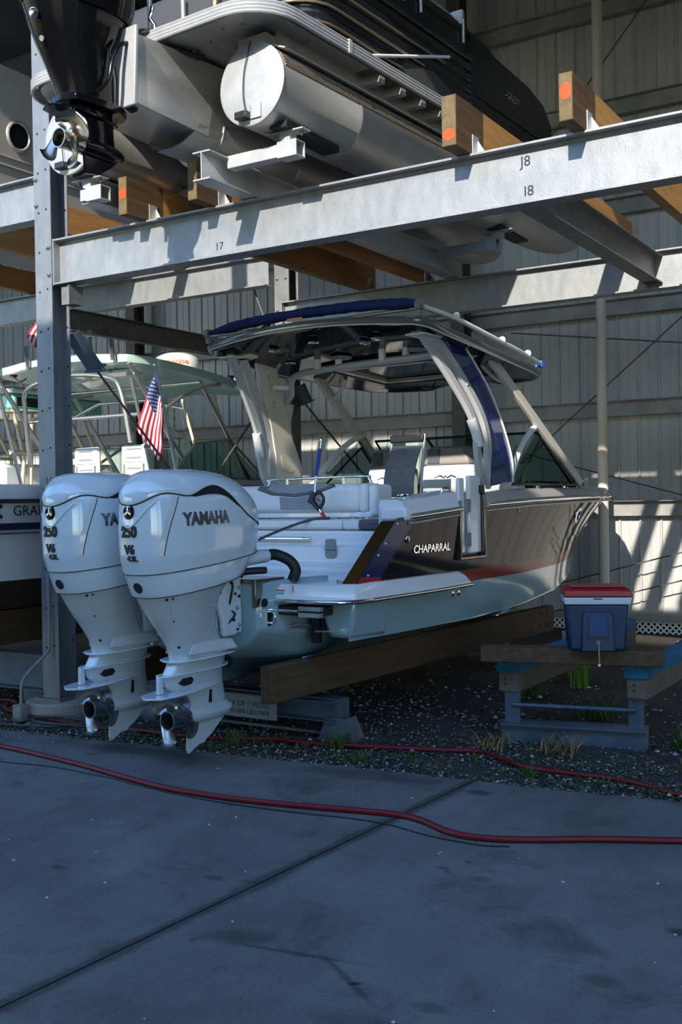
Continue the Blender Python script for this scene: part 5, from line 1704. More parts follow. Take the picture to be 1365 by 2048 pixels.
# black outboard of the pontoon boat
om = thing('outboard_motor', 'black outboard motor hanging on the stern of the pontoon boat', 'outboard motor', PM_LOC, PM_ROT)
def mring(z, yr, yf, w, p=2.6):
    return ering(z, yr, yf, w, 0, n=48, p=p, pr=2.1)
b = B(); b.loft([mring(4.40, -.90, -.46, .13), mring(4.50, -.93, -.455, .14), mring(4.62, -.99, -.45, .155), mring(4.78, -1.07, -.52, .19), mring(4.88, -1.11, -.46, .22), mring(4.98, -1.15, -.40, .245)])
b.out('midsection', BLACK_M, om, smooth=60)
b = B(); b.loft([mring(4.985, -1.16, -.38, .255), mring(5.10, -1.21, -.34, .275), mring(5.30, -1.24, -.33, .28), mring(5.48, -1.20, -.37, .25), mring(5.58, -1.08, -.47, .16), mring(5.61, -.9, -.6, .05)])
b.out('cowl', BLACK_M, om, smooth=60)
B().lathe([(.035, -.004), (.035, .006), (.028, .010)], (0.03, -1.132, 4.88), (0.1, -1, -.45), 22).out('badge_ring', CHROME, om, smooth=40)
B().lathe([(.018, -.004), (.018, .004)], (0.03, -1.075, 4.74), (0.1, -1, -.4), 14).out('outlet', GREY_P, om)
for s in (1, -1):
    B().tube([(s * .16, -.75, 4.46), (s * .185, -.66, 4.56), (s * .205, -.63, 4.72), (s * .225, -.56, 4.83), (s * .22, -.40, 4.87)], .016, 10, smooth=5).out('flute', BLACK_M, om, smooth=60)
    B().tube([(s * .125, -.98, 4.80), (s * .12, -.86, 4.62), (s * .115, -.78, 4.48)], .012, 8, smooth=4).out('flute', BLACK_M, om, smooth=60)
    b = B(); b.prism([(-.47, 4.86), (-.34, 4.85), (-.32, 4.60), (-.38, 4.44), (-.46, 4.47), (-.47, 4.62), (-.44, 4.70)], 'x', s * .10, s * .17); cb2 = b.out('clamp_bracket', BLACK_M, om, bev=.01)
    for y, z in ((-.37, 4.78), (-.36, 4.72), (-.38, 4.52), (-.36, 4.62)):
        B().lathe([(.014, -.002), (.012, .008)], (s * .17, y, z), (s, 0, 0), 10).out('clamp_bolt', ALU_L, cb2)
B().box(.10, -.415, 4.72, .172, -.37, 4.79).out('warning_plate', ALU_L, om)
def mplate(z, pts, th, name):
    poly = pts + [(-x, y) for x, y in pts[::-1]]
    return B().prism(poly, 'z', z, z + th).out(name, BLACK_M, om, bev=.004)
mplate(4.395, [(.02, -.92), (.12, -.88), (.15, -.7), (.15, -.52), (.10, -.42), (.03, -.38)], .05, 'splash_plate')
mplate(4.335, [(.015, -1.02), (.09, -.98), (.12, -.85), (.10, -.62), (.05, -.45)], .014, 'anti_ventilation_plate')
b = B(); b.loft([ering(4.40, -.84, -.47, .075, p=2), ering(4.34, -.80, -.46, .065, p=2), ering(4.26, -.74, -.455, .055, p=2), ering(4.17, -.74, -.44, .05, p=2)])
b.out('gearcase', BLACK_M, om, smooth=60)
B().lathe([(.001, -.36), (.025, -.375), (.05, -.43), (.064, -.52), (.064, -.66), (.058, -.75)], (0, 0, 4.155), (0, 1, 0), 28).out('torpedo', BLACK_M, om, smooth=50)
sk = [(-.72, 4.13), (-.40, 4.13), (-.50, 4.05), (-.60, 3.985), (-.71, 3.975)]
b = B(); b.loft([[(.011, y, z) for y, z in sk], [(-.011, y, z) for y, z in sk]]); b.out('skeg', BLACK_M, om)
pp2 = bpy.data.objects.new('propeller', None); COL.objects.link(pp2); pp2.parent = om; pp2.location = (0, -.83, 4.155)
src_prop = [o for o in bpy.data.objects if o.name.startswith('propeller') and o.parent == om1][0]
PROP_M = M('bronze_steel_propeller', (.50, .43, .36), .2, 1.0)
for chd in [o for o in bpy.data.objects if o.parent == src_prop]:
    c = chd.copy(); c.data = chd.data.copy(); COL.objects.link(c); c.parent = pp2
    if 'core' not in c.name:
        c.data.materials.clear(); c.data.materials.append(PROP_M)
pp2.rotation_euler = (0, math.radians(75), 0)
B().lathe([(.03, .0), (.034, .02), (.03, .04)], (0, -.775, 4.155), (0, 1, 0), 16).out('thrust_washer', ALU_L, om)
b = B()
for k, (x0, z0) in enumerate(((.12, 4.98), (.15, 4.96), (.09, 4.95))):
    b.tube([(x0, -.42, z0), (x0 + .12, -.28, z0 + .03), (.30 + k * .02, -.12, 4.92 - k * .01), (.34 + k * .03, .05, 4.90)], .012, 8, smooth=5)
o = b.out('rigging_cables', BLACK_R, om, smooth=60); o['kind'] = 'stuff'
# ================================================================== LEFT-HAND BOATS
def simple_hull(parent, x, y0, y1, zk, zc, zr, wc, wr, side_mat, bot_mat, deck_mat, nose=1.8):
    """V hull, stern at y0, bow at y1, about the line x"""
    ys = list(np.linspace(y0, y1 - nose, 6)) + list(np.linspace(y1 - nose, y1, 9))[1:]
    bot, side, deck = B(), B(), B()
    for s in (1, -1):
        rb, rs = [], []
        for y in ys:
            t = max(0, (y - (y1 - nose)) / nose)
            k = math.sqrt(max(0, 1 - t ** 2.2))
            w0, w1 = wc * max(.0, 1 - t ** 1.3) , wr * k
            kz = zk + (zr - zk) * .8 * t ** 2.6
            cz = zc + (zr - zc) * .8 * t ** 1.8
            rb.append([(x + s * w, y, z) for w, z in ((0, kz), (w0 * .5, kz + (cz - kz) * .48), (w0 * .52, kz + (cz - kz) * .44), (w0, cz))])
            rs.append([(x + s * (w0 + (w1 - w0) * f ** 1.3), y, cz + (zr - cz) * f) for f in (0, .05, .35, .7, 1)])
        bot.grid(rb); side.grid(rs)
        deck.grid([[(x + s * wr * math.sqrt(max(0, 1 - max(0, (y - (y1 - nose)) / nose) ** 2.2)) * f, y, zr - .02) for f in (0, .5, .93)] for y in ys])
    bot.prism([(x - wc, zc), (x - wr, zr - .1), (x + wr, zr - .1), (x + wc, zc), (x, zk)], 'y', y0, y0 + .02)
    bot.out('hull_bottom', bot_mat, parent, smooth=35)
    side.out('hull_side', side_mat, parent, smooth=35)
    deck.out('deck', deck_mat, parent, smooth=35)

ga = thing('cabin_boat', 'white cabin boat with pale green hardtop behind the left column', 'boat', (0, 0, 0))
simple_hull(ga, -8.55, 5.2, 12.9, .55, 1.10, 1.90, 1.13, 1.24, BOATWHITE, BROWNHULL, BOATWHITE)
for s in (1, -1):
    B().sweep([(-8.55 + s * 1.25, 5.2, 1.87), (-8.55 + s * 1.25, 10.9, 1.87)], [(-.05, -.07), (.04, -.05), (.05, .0), (.03, .06), (-.05, .08)]).out('gunwale', BOATWHITE, ga, smooth=50)
    B().sweep([(-8.55 + s * 1.243, 5.2, 1.80), (-8.55 + s * 1.243, 10.9, 1.80)], [(-.02, -.018), (.024, -.012), (.024, .012), (-.02, .018)]).out('rub_rail', M('navy_rub_rail', (.02, .025, .05), .4), ga, smooth=50)
B().grid([[(-7.3, y, z) for y in np.linspace(5.3, 10.8, 10)] for z in (1.55, 1.61)]).out('boot_stripe', M('navy_stripe', (.012, .014, .028), .3), ga)
B().grid([[(-7.299, y, z) for y in np.linspace(5.3, 10.8, 10)] for z in (1.515, 1.525)]).out('pin_stripe', M('navy_stripe', (.012, .014, .028), .3), ga)
text('lettering', 'GRADY', .125, INK, ga, frame_m((-7.296, 6.55, 1.712), (0, 1, 0), (0, 0, 1)), .001, sx=1.12)
b = B()
b.bar((-7.296, 6.02, 1.66), (-7.296, 6.20, 1.765), .001, .03, up=(0, -.6, 1)); b.bar((-7.296, 6.02, 1.765), (-7.296, 6.20, 1.66), .001, .03, up=(0, .6, 1))
b.out('logo_mark', INK, ga)
# hardtop
rows_t, rows_b = [], []
for y, w, dz in ((8.02, .72, .02), (8.06, .98, .015), (8.2, 1.10, .0), (8.6, 1.13, -.025), (9.1, 1.13, -.06), (9.6, 1.11, -.11), (9.95, 1.04, -.155), (10.1, .86, -.175)):
    rows_t.append([(-8.53 + w * u, y, 3.33 + dz - .05 * abs(u) ** 3) for u in np.linspace(-1, 1, 11)])
    rows_b.append([(-8.53 + w * u * .97, y, 3.33 + dz - .05 * abs(u) ** 3 - .075) for u in np.linspace(-1, 1, 11)])
B().grid(rows_t).out('hardtop_skin', WHITE_G, ga, smooth=50)
B().grid([r[::-1] for r in rows_b]).out('hardtop_underside', GREEN_T, ga, smooth=50)
ot = [r[0] for r in rows_t] + rows_t[-1][1:-1] + [r[-1] for r in rows_t[::-1]] + rows_t[0][::-1][1:-1]
obm = [r[0] for r in rows_b] + rows_b[-1][1:-1] + [r[-1] for r in rows_b[::-1]] + rows_b[0][::-1][1:-1]
B().loft([ot, obm], caps=False).out('hardtop_edge', GREEN_T, ga, smooth=40)
mid_w = B().box(-8.95, 8.5, 3.21, -7.95, 9.4, 3.225); mid_w.out('hardtop_recess', GREEN_T, ga, bev=.01)
TUB = M('anodised_tube', (.52, .50, .47), .25, .85)
def tubes(name, lst, r=.024, parent=ga, mat=TUB, sm=4):
    for pth in lst:
        B().tube(pth, r, 8, smooth=sm if len(pth) > 2 else 0).out(name, mat, parent, smooth=60)
X0, X1 = -7.50, -9.50
for X in (X0, X1):
    tubes('hardtop_leg', [[(X, 8.02, 3.2), (X, 8.42, 2.72), (X, 8.6, 2.5), (X, 9.05, 2.0)], [(X, 9.15, 3.12), (X, 9.9, 2.18), (X, 10.05, 2.0)]], .026, sm=0)
    tubes('hardtop_strut', [[(X, 8.05, 3.05), (X, 8.35, 2.0)], [(X, 8.45, 2.70), (X, 8.8, 2.9), (X, 9.15, 3.05), (X, 9.5, 3.1)], [(X, 8.2, 2.36), (X, 8.68, 2.36)]], .02, sm=0)
tubes('hardtop_arch', [[(-9.4, 8.4, 2.2), (-9.35, 8.3, 2.8), (-9.2, 8.2, 3.06), (-8.6, 8.18, 3.16), (-7.95, 8.15, 3.1), (-7.72, 8.12, 2.95), (-7.62, 8.15, 2.4)]], .026)
tubes('hardtop_cross_tube', [[(X1, 8.45, 2.72), (X0, 8.45, 2.72)], [(X1, 9.15, 3.1), (X0, 9.15, 3.1)], [(-9.5, 9.05, 2.75), (-8.9, 9.0, 2.93), (-8.2, 9.0, 2.93), (-7.6, 9.0, 2.8)]], .02, sm=0)
# rocket launchers (rod holders) along the aft edge
for x in (-9.45, -8.95, -8.0, -7.7):
    b = B(); b.lathe([(.028, 0), (.028, .24), (.034, .25), (.034, .26), (.026, .25)], (x, 8.0, 3.24), (0, -.12, 1), 12)
    b.out('rod_holder', STAINLESS_D, ga, smooth=50)
for x, y in ((-7.9, 8.05), (-9.3, 8.1), (-7.5, 9.7)):
    B().lathe([(.04, 0), (.04, .02)], (x, y, 3.2), (0, 0, 1), 12).tube([(x, y, 3.2), (x + .08, y + .02, 3.14), (x + .16, y + .03, 3.17)], .010, 6, smooth=4).out('light_lead', BLACK_R, ga, smooth=50)
rd = B().lathe([(.0, .22), (.15, .205), (.24, .16), (.27, .08), (.25, 0), (0, 0)], (-8.0, 9.35, 3.27), (0, 0, 1), 36)
rdo = rd.out('radar_dome', WHITE_G, ga, smooth=50)
wrap_text('lettering', 'Raymarine', .085, ORANGE_INK, rdo, bvh_of(rdo), frame_m((-8.0 + .30 * .45, 9.35 - .30 * .89, 3.36), (.89, .45, 0), (0, 0, 1)), lift=.002, depth=.001, bold=.002)
B().lathe([(.05, 0), (.045, .05), (.02, .07)], (-7.6, 9.95, 3.16), (0, 0, 1), 14).out('deck_light', WHITE_G, ga, smooth=50)
# curtains, windshield
def quad(name, p, mat, th=.004, parent=ga):
    p = [Vector(q) for q in p]
    nrm = (p[1] - p[0]).cross(p[2] - p[0]).normalized() * th
    return B().loft([p, [q + nrm for q in p]]).out(name, mat, parent)
quad('clear_curtain', [(-7.55, 8.9, 2.92), (-7.55, 9.4, 2.97), (-7.5, 9.62, 2.48), (-7.5, 9.05, 2.42)], VINYL_C)
quad('clear_curtain', [(-7.8, 8.55, 2.85), (-7.6, 8.85, 2.9), (-7.55, 9.0, 2.42), (-7.8, 8.7, 2.42)], VINYL_C)
for pth in ([(-7.55, 8.88, 2.94), (-7.5, 9.03, 2.41)], [(-7.55, 9.42, 2.99), (-7.5, 9.64, 2.47)], [(-7.5, 9.05, 2.42), (-7.5, 9.62, 2.48)]):
    B().tube(pth, .018, 6).out('curtain_hem', M('cream_hem', (.55, .52, .42), .7), ga)
quad('side_window', [(-7.48, 8.6, 2.0), (-7.5, 9.1, 2.42), (-7.5, 9.62, 2.47), (-7.46, 10.25, 2.02)], GLASS_D)
tubes('window_frame', [[(-7.47, 8.55, 2.0), (-7.49, 9.05, 2.42), (-7.49, 9.64, 2.49), (-7.45, 10.3, 2.02)], [(-7.47, 8.6, 2.0), (-7.47, 10.25, 2.01)], [(-7.48, 9.6, 2.47), (-7.46, 9.8, 2.02)]], .016, sm=0, mat=M('grey_frame', (.30, .30, .29), .4, .5))
quad('front_window', [(-9.5, 9.9, 2.03), (-9.4, 9.55, 2.46), (-7.7, 9.55, 2.46), (-7.6, 9.9, 2.03)], GLASS)
B().box(-9.6, 9.6, 1.86, -7.5, 12.2, 2.05).out('cabin_roof', WHITE_G, ga, bev=.06)
B().sweep([(-7.40, 8.6, 1.975), (-7.40, 10.6, 1.96)], [(-.06, -.05), (.05, -.06), (.05, .04), (-.06, .06)]).out('coaming', M('pinkish_gelcoat', (.62, .56, .53), .3), ga)
B().tube([(-7.34, 9.0, 1.93), (-7.34, 10.6, 1.95)], .012, 6).out('coaming_trim', BLACK_R, ga)
# twin helm chairs with folding backs
def helm_chair(x, y, label):
    t = thing('helm_chair', label, 'chair', (x, y, 1.88), group=None)
    B().box(-.20, 0, .06, .20, .06, .56).out('back_shell', WHITE_G, t, bev=.03)
    for z in (.50, .40, .28):
        B().box(-.11, -.004, z, .11, .01, z + .02).out('slot', GREY_P, t)
    for x_ in (-.15, .15):
        B().tube([(x_, -.015, .02), (x_, -.015, .34)], .014, 8).out('hinge_rail', ALU, t, smooth=50)
    B().box(-.16, -.012, .36, .16, 0, .385).out('back_rib', WHITE_G, t, bev=.004)
    B().box(-.2, .05, .0, .2, .45, .10).out('seat', WHITE_V, t, bev=.03)
    B().lathe([(.05, -.003), (.05, 0.01)], (0, .2, 0), (0, 0, 1), 12).out('pedestal', ALU, t)
helm_chair(-9.18, 9.05, 'white helm chair back directly right of the tall column, left of its twin')
helm_chair(-8.37, 9.0, 'white helm chair back just left of the draped flag')

# ---- teal topped centre console at the far left
gb = thing('centre_console_boat', 'centre console boat with seafoam T-top and cream pipe frame at the left edge', 'boat', (0, 0, 0))
simple_hull(gb, -12.0, 7.5, 13.4, .7, 1.2, 2.02, 1.05, 1.2, BOATWHITE, BROWNHULL, BOATWHITE)
rows_t = [[(-12.05 + 1.0 * u, y, 3.36 - .02 * u * u) for u in np.linspace(-1, 1, 9)] for y in (9.6, 11.55)]
B().grid(rows_t).out('ttop_skin', WHITE_G, gb)
B().box(-13.05, 9.6, 3.27, -11.05, 11.55, 3.335).out('ttop_edge', WHITE_G, gb, bev=.03)
B().box(-12.95, 9.7, 3.07, -11.15, 11.35, 3.27).out('electronics_box', TEAL_T, gb, bev=.03)
B().box(-11.152, 9.75, 3.10, -11.14, 10.5, 3.22).out('box_hatch', BLACK_P, gb)
CRM = M('cream_pipe', (.60, .53, .38), .35)
for X in (-11.25, -12.85):
    tubes('ttop_leg', [[(X, 9.75, 3.1), (X, 9.85, 2.8), (X, 9.95, 2.4), (X, 9.9, 2.0)], [(X, 10.1, 3.05), (X, 10.05, 2.0)], [(X, 10.4, 3.05), (X, 10.35, 2.0)], [(X, 10.7, 3.1), (X, 11.1, 2.5), (X, 11.15, 2.2)], [(X, 11.0, 3.1), (X, 11.3, 2.5), (X, 11.4, 2.3)]], .028, gb, CRM, 0)
    tubes('ttop_rail', [[(X, 9.6, 3.02), (X, 11.4, 3.08)], [(X, 9.7, 2.5), (X, 11.2, 2.48)]], .024, gb, CRM, 0)
B().box(-12.4, 9.9, 1.5, -11.6, 10.7, 2.35).out('console', WHITE_G, gb, bev=.05)
B().box(-11.7, 11.0, 2.0, -11.1, 11.6, 2.35).out('leaning_post', WHITE_V, gb, bev=.05)
tubes('leaning_post_frame', [[(-11.3, 10.3, 2.05), (-11.3, 10.45, 2.42), (-11.3, 10.95, 2.45), (-11.3, 11.2, 2.05)], [(-11.1, 11.1, 2.3), (-11.1, 11.7, 2.6)]], .022, gb, CRM, 0)

# ---- hull stored upper left
def stored_hull(x, label, zk=4.87):
    t = thing('stored_boat', label, 'boat', (x, 0, 0))
    simple_hull(t, 0, 6.5, 13.0, zk, zk + .48, 6.3, 1.12, 1.28, CREAMHULL, CREAMHULL, CREAMHULL)
    for z, w in ((5.33, .012), (5.42, .008)):
        B().tube([(1.125 + (z - 5.1) * .11, 6.4, z), (1.125 + (z - 5.1) * .11, 10.9, z)], w, 6).out('hull_strake', CREAMHULL, t)
    b = B(); b.lathe([(.12, -.01), (.14, .012), (.16, .004), (.165, -.01)], (1.20, 7.75, 5.66), (1, 0, -.08), 28, caps=False)
    o = b.out('portlight_ring', ALU, t, smooth=50)
    B().lathe([(.125, -.002), (.1, .002)], (1.20, 7.75, 5.66), (1, 0, -.08), 24).out('portlight_glass', BLACK_G, o)
    return t
stored_hull(-9.95, 'cream hull with an oval porthole stored on the upper rack at the left edge', 4.62)

# ---- flags
E_R = Vector((.849, .528, 0))
def star(b, c, r, ux, uy, n):
    pts = []
    for k in range(10):
        a = math.pi / 2 + k * math.pi / 5
        q = r if k % 2 == 0 else r * .42
        pts.append(c + ux * math.cos(a) * q + uy * math.sin(a) * q + n)
    b.add(pts, [tuple(range(10))])
def flag(label, pole_top, pole_bot, hoist0, hoist1, drop, spread, pole=True):
    T, Bt = Vector(pole_top), Vector(pole_bot)
    t = thing('flag', label, 'flag', Bt)
    T0 = T - Bt
    if pole:
        b = B(); b.tube([(0, 0, 0), T0], .014, 10); b.out('flagpole', CHROME, t, smooth=50)
        B().lathe([(.02, -.01), (.024, .01), (.018, .03)], T0, T0, 12).out('pole_ring', CHROME, t, smooth=50)
    h0, h1 = T0 * hoist0, T0 * hoist1
    FU, FV = 24, 39
    nrm = Vector((.528, -.849, 0))
    def P(u, v):
        p = h0.lerp(h1, v)
        # fabric hangs: the fly falls away from the hoist in soft vertical folds
        side = -spread * (u ** .8) * (1 - .62 * v) + spread * .25 * v * math.sin(u * 2.2)
        fold = .030 * math.sin(u * 9 + v * 4) * (u ** .5) + .02 * math.sin(v * 9)
        return p + E_R * side + Vector((0, 0, -drop * (u ** 1.05) * (1 - .08 * v))) - E_R * .012 + nrm * (fold + .03)
    vs = [P(i / FU, j / FV) for j in range(FV + 1) for i in range(FU + 1)]
    red, wht, blu = [], [], []
    for j in range(FV):
        for i in range(FU):
            q = (j * (FU + 1) + i, j * (FU + 1) + i + 1, (j + 1) * (FU + 1) + i + 1, (j + 1) * (FU + 1) + i)
            if i < 10 and j < 21:
                blu.append(q)
            else:
                (red if (j // 3) % 2 == 0 else wht).append(q)
    b = B()
    b.add(vs, red + wht + blu)
    b.m = [0] * len(red) + [1] * len(wht) + [2] * len(blu)
    b.out('cloth', [FLAG_R, FLAG_W, FLAG_B], t, smooth=80)
    b = B()
    for r in range(9):
        for c in range(6 if r % 2 == 0 else 5):
            u = (.02 + (c * 2 + 1 + (r % 2)) * .0335)
            v = (r + 1) * .054
            p = P(u, v)
            ux = (P(u + .02, v) - p).normalized(); uy = (P(u, v - .02) - p).normalized()
            n = ux.cross(uy)
            for sgn in (1, -1):
                star(b, p, .0105, ux, uy, n * .003 * sgn)
    o = b.out('stars', FLAG_W, t); o['kind'] = 'stuff'
    return t
flag('stars and stripes flag hanging on a pole just above the right white outboard', (-7.28, 8.17, 3.16), (-7.28, 8.50, 1.98), .93, .60, .56, .20)
flag('stars and stripes flag half hidden behind the left side of the tall column', (-9.0, 8.4, 4.05), (-9.0, 8.4, 3.25), 1.0, .55, .40, .26)

# ---- steel base channel of the left bay
lc = thing('steel_cradle', 'blue steel cradle channel on the ground left of the tall column', 'cradle', (-9.6, 6.55, 0))
b = B(); channel(b, (0, 0, .29), (2.55, 0, .29), .32, .10, .012); b.out('channel', BLUESTEEL, lc)
for x in (.3, 2.3):
    B().box(x - .12, -.05, -.04, x + .12, .15, .135).out('foot', BLUESTEEL, lc)
for x in (-8.0, -9.1):
    t = thing('boat_bunk', 'dark timber bunk under the cabin boat, %s' % ('nearer the tall column' if x > -8.5 else 'farther from the tall column'), 'timber', (x, 6.4, .455))
    B().box(-.06, 0, 0, .06, 5, .32).out('plank', WOOD_DK, t, bev=.008)

# ================================================================== COOLER AND ITS CRADLE
def rot_thing(name, label, cat, loc, deg):
    return thing(name, label, cat, loc, (0, 0, math.radians(deg)))
ca = rot_thing('empty_cradle', 'steel base frame of the empty boat cradle standing in the gravel at right', 'cradle', (-2.62, 7.35, 0), 12)
B().box(-.52, -.06, -.05, .52, .06, .11).out('base_channel', BLUESTEEL, ca, bev=.006)
B().box(-.52, -.10, .10, .52, .10, .115).out('base_flange', BLUESTEEL, ca)
for x in (-.44, .44):
    B().box(x - .05, -.04, .11, x + .05, .04, .33).out('upright', BLUESTEEL, ca)
B().tube([(-.44, -.05, .245), (.44, -.05, .245)], .016, 8).out('cross_rod', BLUESTEEL, ca, smooth=60)
def carpet_bunk(x, y0, y1, label):
    t = rot_thing('carpeted_bunk', label, 'timber', (x, y0, .33), 0)
    B().box(-.075, 0, 0, .075, y1 - y0, .22).out('plank', WOOD_GY, t, bev=.01)
    rr = random.Random(int(y0 * 10 + x * 7))
    b = B()
    rows = []
    for i in range(24):
        y = -.015 + (y1 - y0 + .02) * i / 23
        rows.append([(px + rr.uniform(-.004, .004), y, pz + rr.uniform(-.005, .005)) for px, pz in ((-.083, .15), (-.088, .19), (-.075, .228), (-.03, .24), (.03, .24), (.075, .228), (.088, .19), (.083, .15))])
    b.grid(rows)
    b.add([(-.083, -.018, .15), (-.088, -.02, .19), (-.075, -.02, .228), (-.03, -.02, .24), (.03, -.02, .24), (.075, -.02, .228), (.088, -.02, .19), (.083, -.018, .15)], [tuple(range(8))])
    b.out('carpet', BLUE_C, t, smooth=70)
    for z in (.06, .10):
        hole(t, (-.02, -.001, z), (0, -1, 0), .008)
    return t
carpet_bunk(-3.07, 7.22, 10.2, 'blue carpeted bunk running back from the left end of the empty cradle')
carpet_bunk(-2.16, 7.36, 10.2, 'blue carpeted bunk running back from the right end of the empty cradle')
cb_ = rot_thing('cross_timber', 'brown square timber laid across the empty cradle beneath the cooler', 'timber', (-2.58, 7.27, .572), 14)
B().box(-.66, -.09, 0, .62, .09, .11).out('plank', WOOD_DK, cb_, bev=.008)
ck_ = rot_thing('cooler', 'red white and blue ice cooler sitting on the cradle timber', 'cooler', (-2.43, 7.30, .682), 24)
b = B(); b.loft([[(-.195, -.15, 0), (.195, -.15, 0), (.195, .15, 0), (-.195, .15, 0)], [(-.215, -.165, .33), (.215, -.165, .33), (.215, .165, .33), (-.215, .165, .33)]])
b.out('body', COOL_B, ck_, bev=.022)
b = B(); b.loft([[(-.225, -.175, .325), (.225, -.175, .325), (.225, .175, .325), (-.225, .175, .325)], [(-.23, -.18, .375), (.23, -.18, .375), (.23, .18, .375), (-.23, .18, .375)]])
b.out('rim_band', COOL_W, ck_, bev=.008)
b = B(); b.loft([[(-.23, -.18, .378), (.23, -.18, .378), (.23, .18, .378), (-.23, .18, .378)], [(-.228, -.178, .42), (.228, -.178, .42), (.228, .178, .42), (-.228, .178, .42)], [(-.19, -.145, .447), (.19, -.145, .447), (.19, .145, .447), (-.19, .145, .447)]])
b.out('lid', COOL_R, ck_, bev=.008)
B().box(-.185, -.165, .447, .185, .12, .452).out('lid_panel', COOL_R, ck_)
b = B().prism([(-.115, .0), (-.105, .25), (-.09, .275), (.09, .275), (.105, .25), (.115, 0)], 'y', -.178, -.160); b.out('drain_recess', COOL_B, ck_, bev=.01)
b = B().prism([(-.07, .10), (-.065, .255), (.065, .255), (.07, .10)], 'y', -.186, -.172); b.out('recess_panel', M('cooler_panel_blue', (.010, .042, .14), .5), ck_, bev=.006)  # recess panel in a separate blue
B().box(-.07, -.19, .095, .07, -.176, .108).out('handle_slot', BLACK_P, ck_)
B().box(-.03, -.181, .362, .03, -.176, .37).out('latch_slot', BLACK_P, ck_)
B().tube([(0, -.19, .055), (0, -.20, .02), (.002, -.205, -.08)], .004, 6).lathe([(.014, .03), (.018, .06)], (0, -.17, .02), (0, -.1, 1), 10).out('drain_cord', ALU, ck_)
B().lathe([(0, -.012), (.010, -.006), (.010, .006), (0, .012)], (.002, -.205, -.09), (0, 0, 1), 10).out('drain_plug', WHITE_P, ck_, smooth=60)
for z in (.2,):
    B().box(.20, -.05, .30, .232, .05, .33).out('side_handle', WHITE_P, ck_, bev=.006)
bk = thing('angle_bracket', 'small pale steel angle bracket at the end of the brown bunk', 'bracket', (-3.62, 10.0, .30))
B().box(-.05, 0, 0, .05, .01, .14).box(-.05, -.10, 0, .05, .0, .01).out('plate', ALU_L, bk)
for z in (.06, .10):
    hole(bk, (.01, -.001, z), (0, -1, 0), .012)
B().box(-.06, .012, -.34, .06, .10, .05).out('stake', WOOD_DK, bk)

# ================================================================== HOSES ON THE GROUND
def hose(name, label, pts, r, mat, z=None, sm=10):
    b = B(); b.tube([(p[0], p[1], (p[2] if len(p) > 2 else (z if z is not None else r))) for p in pts], r, 10, smooth=sm)
    tag(b.out(name, mat, None, smooth=70), label, 'hose')
HR = .017
hose('garden_hose', 'red rubber hose snaking across the concrete in the foreground', [(-8.2, 5.25), (-6.9, 5.25), (-6.178, 5.187), (-5.701, 5.132), (-5.19, 5.057), (-4.743, 4.965), (-4.264, 4.893), (-3.719, 4.922), (-3.258, 5.013), (-2.879, 5.09), (-2.683, 5.072), (-2.446, 4.955), (-2.272, 4.949), (-2.06, 5.03), (-1.733, 5.22), (-1.366, 5.396), (-.8, 5.7)], HR, HOSE_R)
hose('garden_hose', 'red hose lying on the gravel along the edge of the concrete', [(-7.9, 6.46), (-7.62, 6.52), (-7.46, 6.42), (-7.40, 6.27), (-7.15, 6.16), (-6.895, 6.106), (-6.327, 6.065), (-5.782, 6.118), (-5.098, 6.141), (-4.733, 6.277), (-4.554, 6.36), (-4.184, 6.384), (-3.754, 6.506), (-3.337, 6.624), (-3.073, 6.714), (-2.826, 6.572), (-2.606, 6.464), (-2.296, 6.445), (-2.039, 6.446), (-1.806, 6.389), (-1.587, 6.285), (-1.0, 6.25)], .016, HOSE_R, z=.0)
hose('cable_coil', 'dark grey hose looped on the gravel beside the column pier', [(-8.0, 5.66, .012), (-7.2, 5.68, .012), (-6.75, 5.74, .012), (-6.35, 5.86, .012), (-6.15, 6.0, .02), (-6.3, 6.12, .02), (-6.6, 6.1, .02), (-6.72, 5.98, .02), (-6.5, 5.86, .03), (-6.2, 5.9, .03), (-5.9, 6.05, .0), (-5.5, 6.2, -.01), (-5.2, 6.45, -.01)], .011, HOSE_B)
hose('wire', 'thin black wire lying on the concrete just below the red foreground hose', [(-6.6, 4.85), (-5.839, 4.9), (-5.424, 4.967), (-5.038, 4.952), (-4.827, 4.94), (-4.346, 4.865), (-3.859, 4.85), (-3.361, 4.895), (-3.064, 4.945), (-2.808, 4.95), (-2.527, 4.885), (-2.241, 4.878), (-2.1, 4.93)], .004, BLACK_R)
hose('garden_hose', 'short grey hose loop at the left edge of the concrete', [(-7.6, 5.42, .012), (-6.75, 5.50, .012), (-6.52, 5.46, .012), (-6.50, 5.40, .012), (-6.62, 5.36, .012), (-7.2, 5.33, .012)], .012, HOSE_B)

# ================================================================== WEEDS, LEAVES
GRASS = M('weed_green', (.035, .075, .012), .7, 0, (.07, .12, .02), 8, .5)
DRY = M('dry_grass', (.20, .13, .05), .8, 0, (.28, .19, .08), 8, .5)
def blades(b, cx, cy, n, h, spread, rr, w=.006):
    for _ in range(n):
        a = rr.uniform(0, 6.283)
        hh = h * rr.uniform(.4, 1)
        d = Vector((math.cos(a), math.sin(a), 0))
        lean = spread * rr.uniform(.2, 1)
        s = Vector((-d.y, d.x, 0)) * w * rr.uniform(.6, 1.2)
        o = Vector((cx + rr.uniform(-.5, .5) * spread, cy + rr.uniform(-.5, .5) * spread, -.03))
        m = o + d * lean * .4 + Vector((0, 0, hh * .65))
        t = o + d * lean + Vector((0, 0, hh))
        b.add([o - s, o + s, m + s * .8, m - s * .8, t], [(0, 1, 2, 3), (3, 2, 4)])
rr = random.Random(12)
spots = []
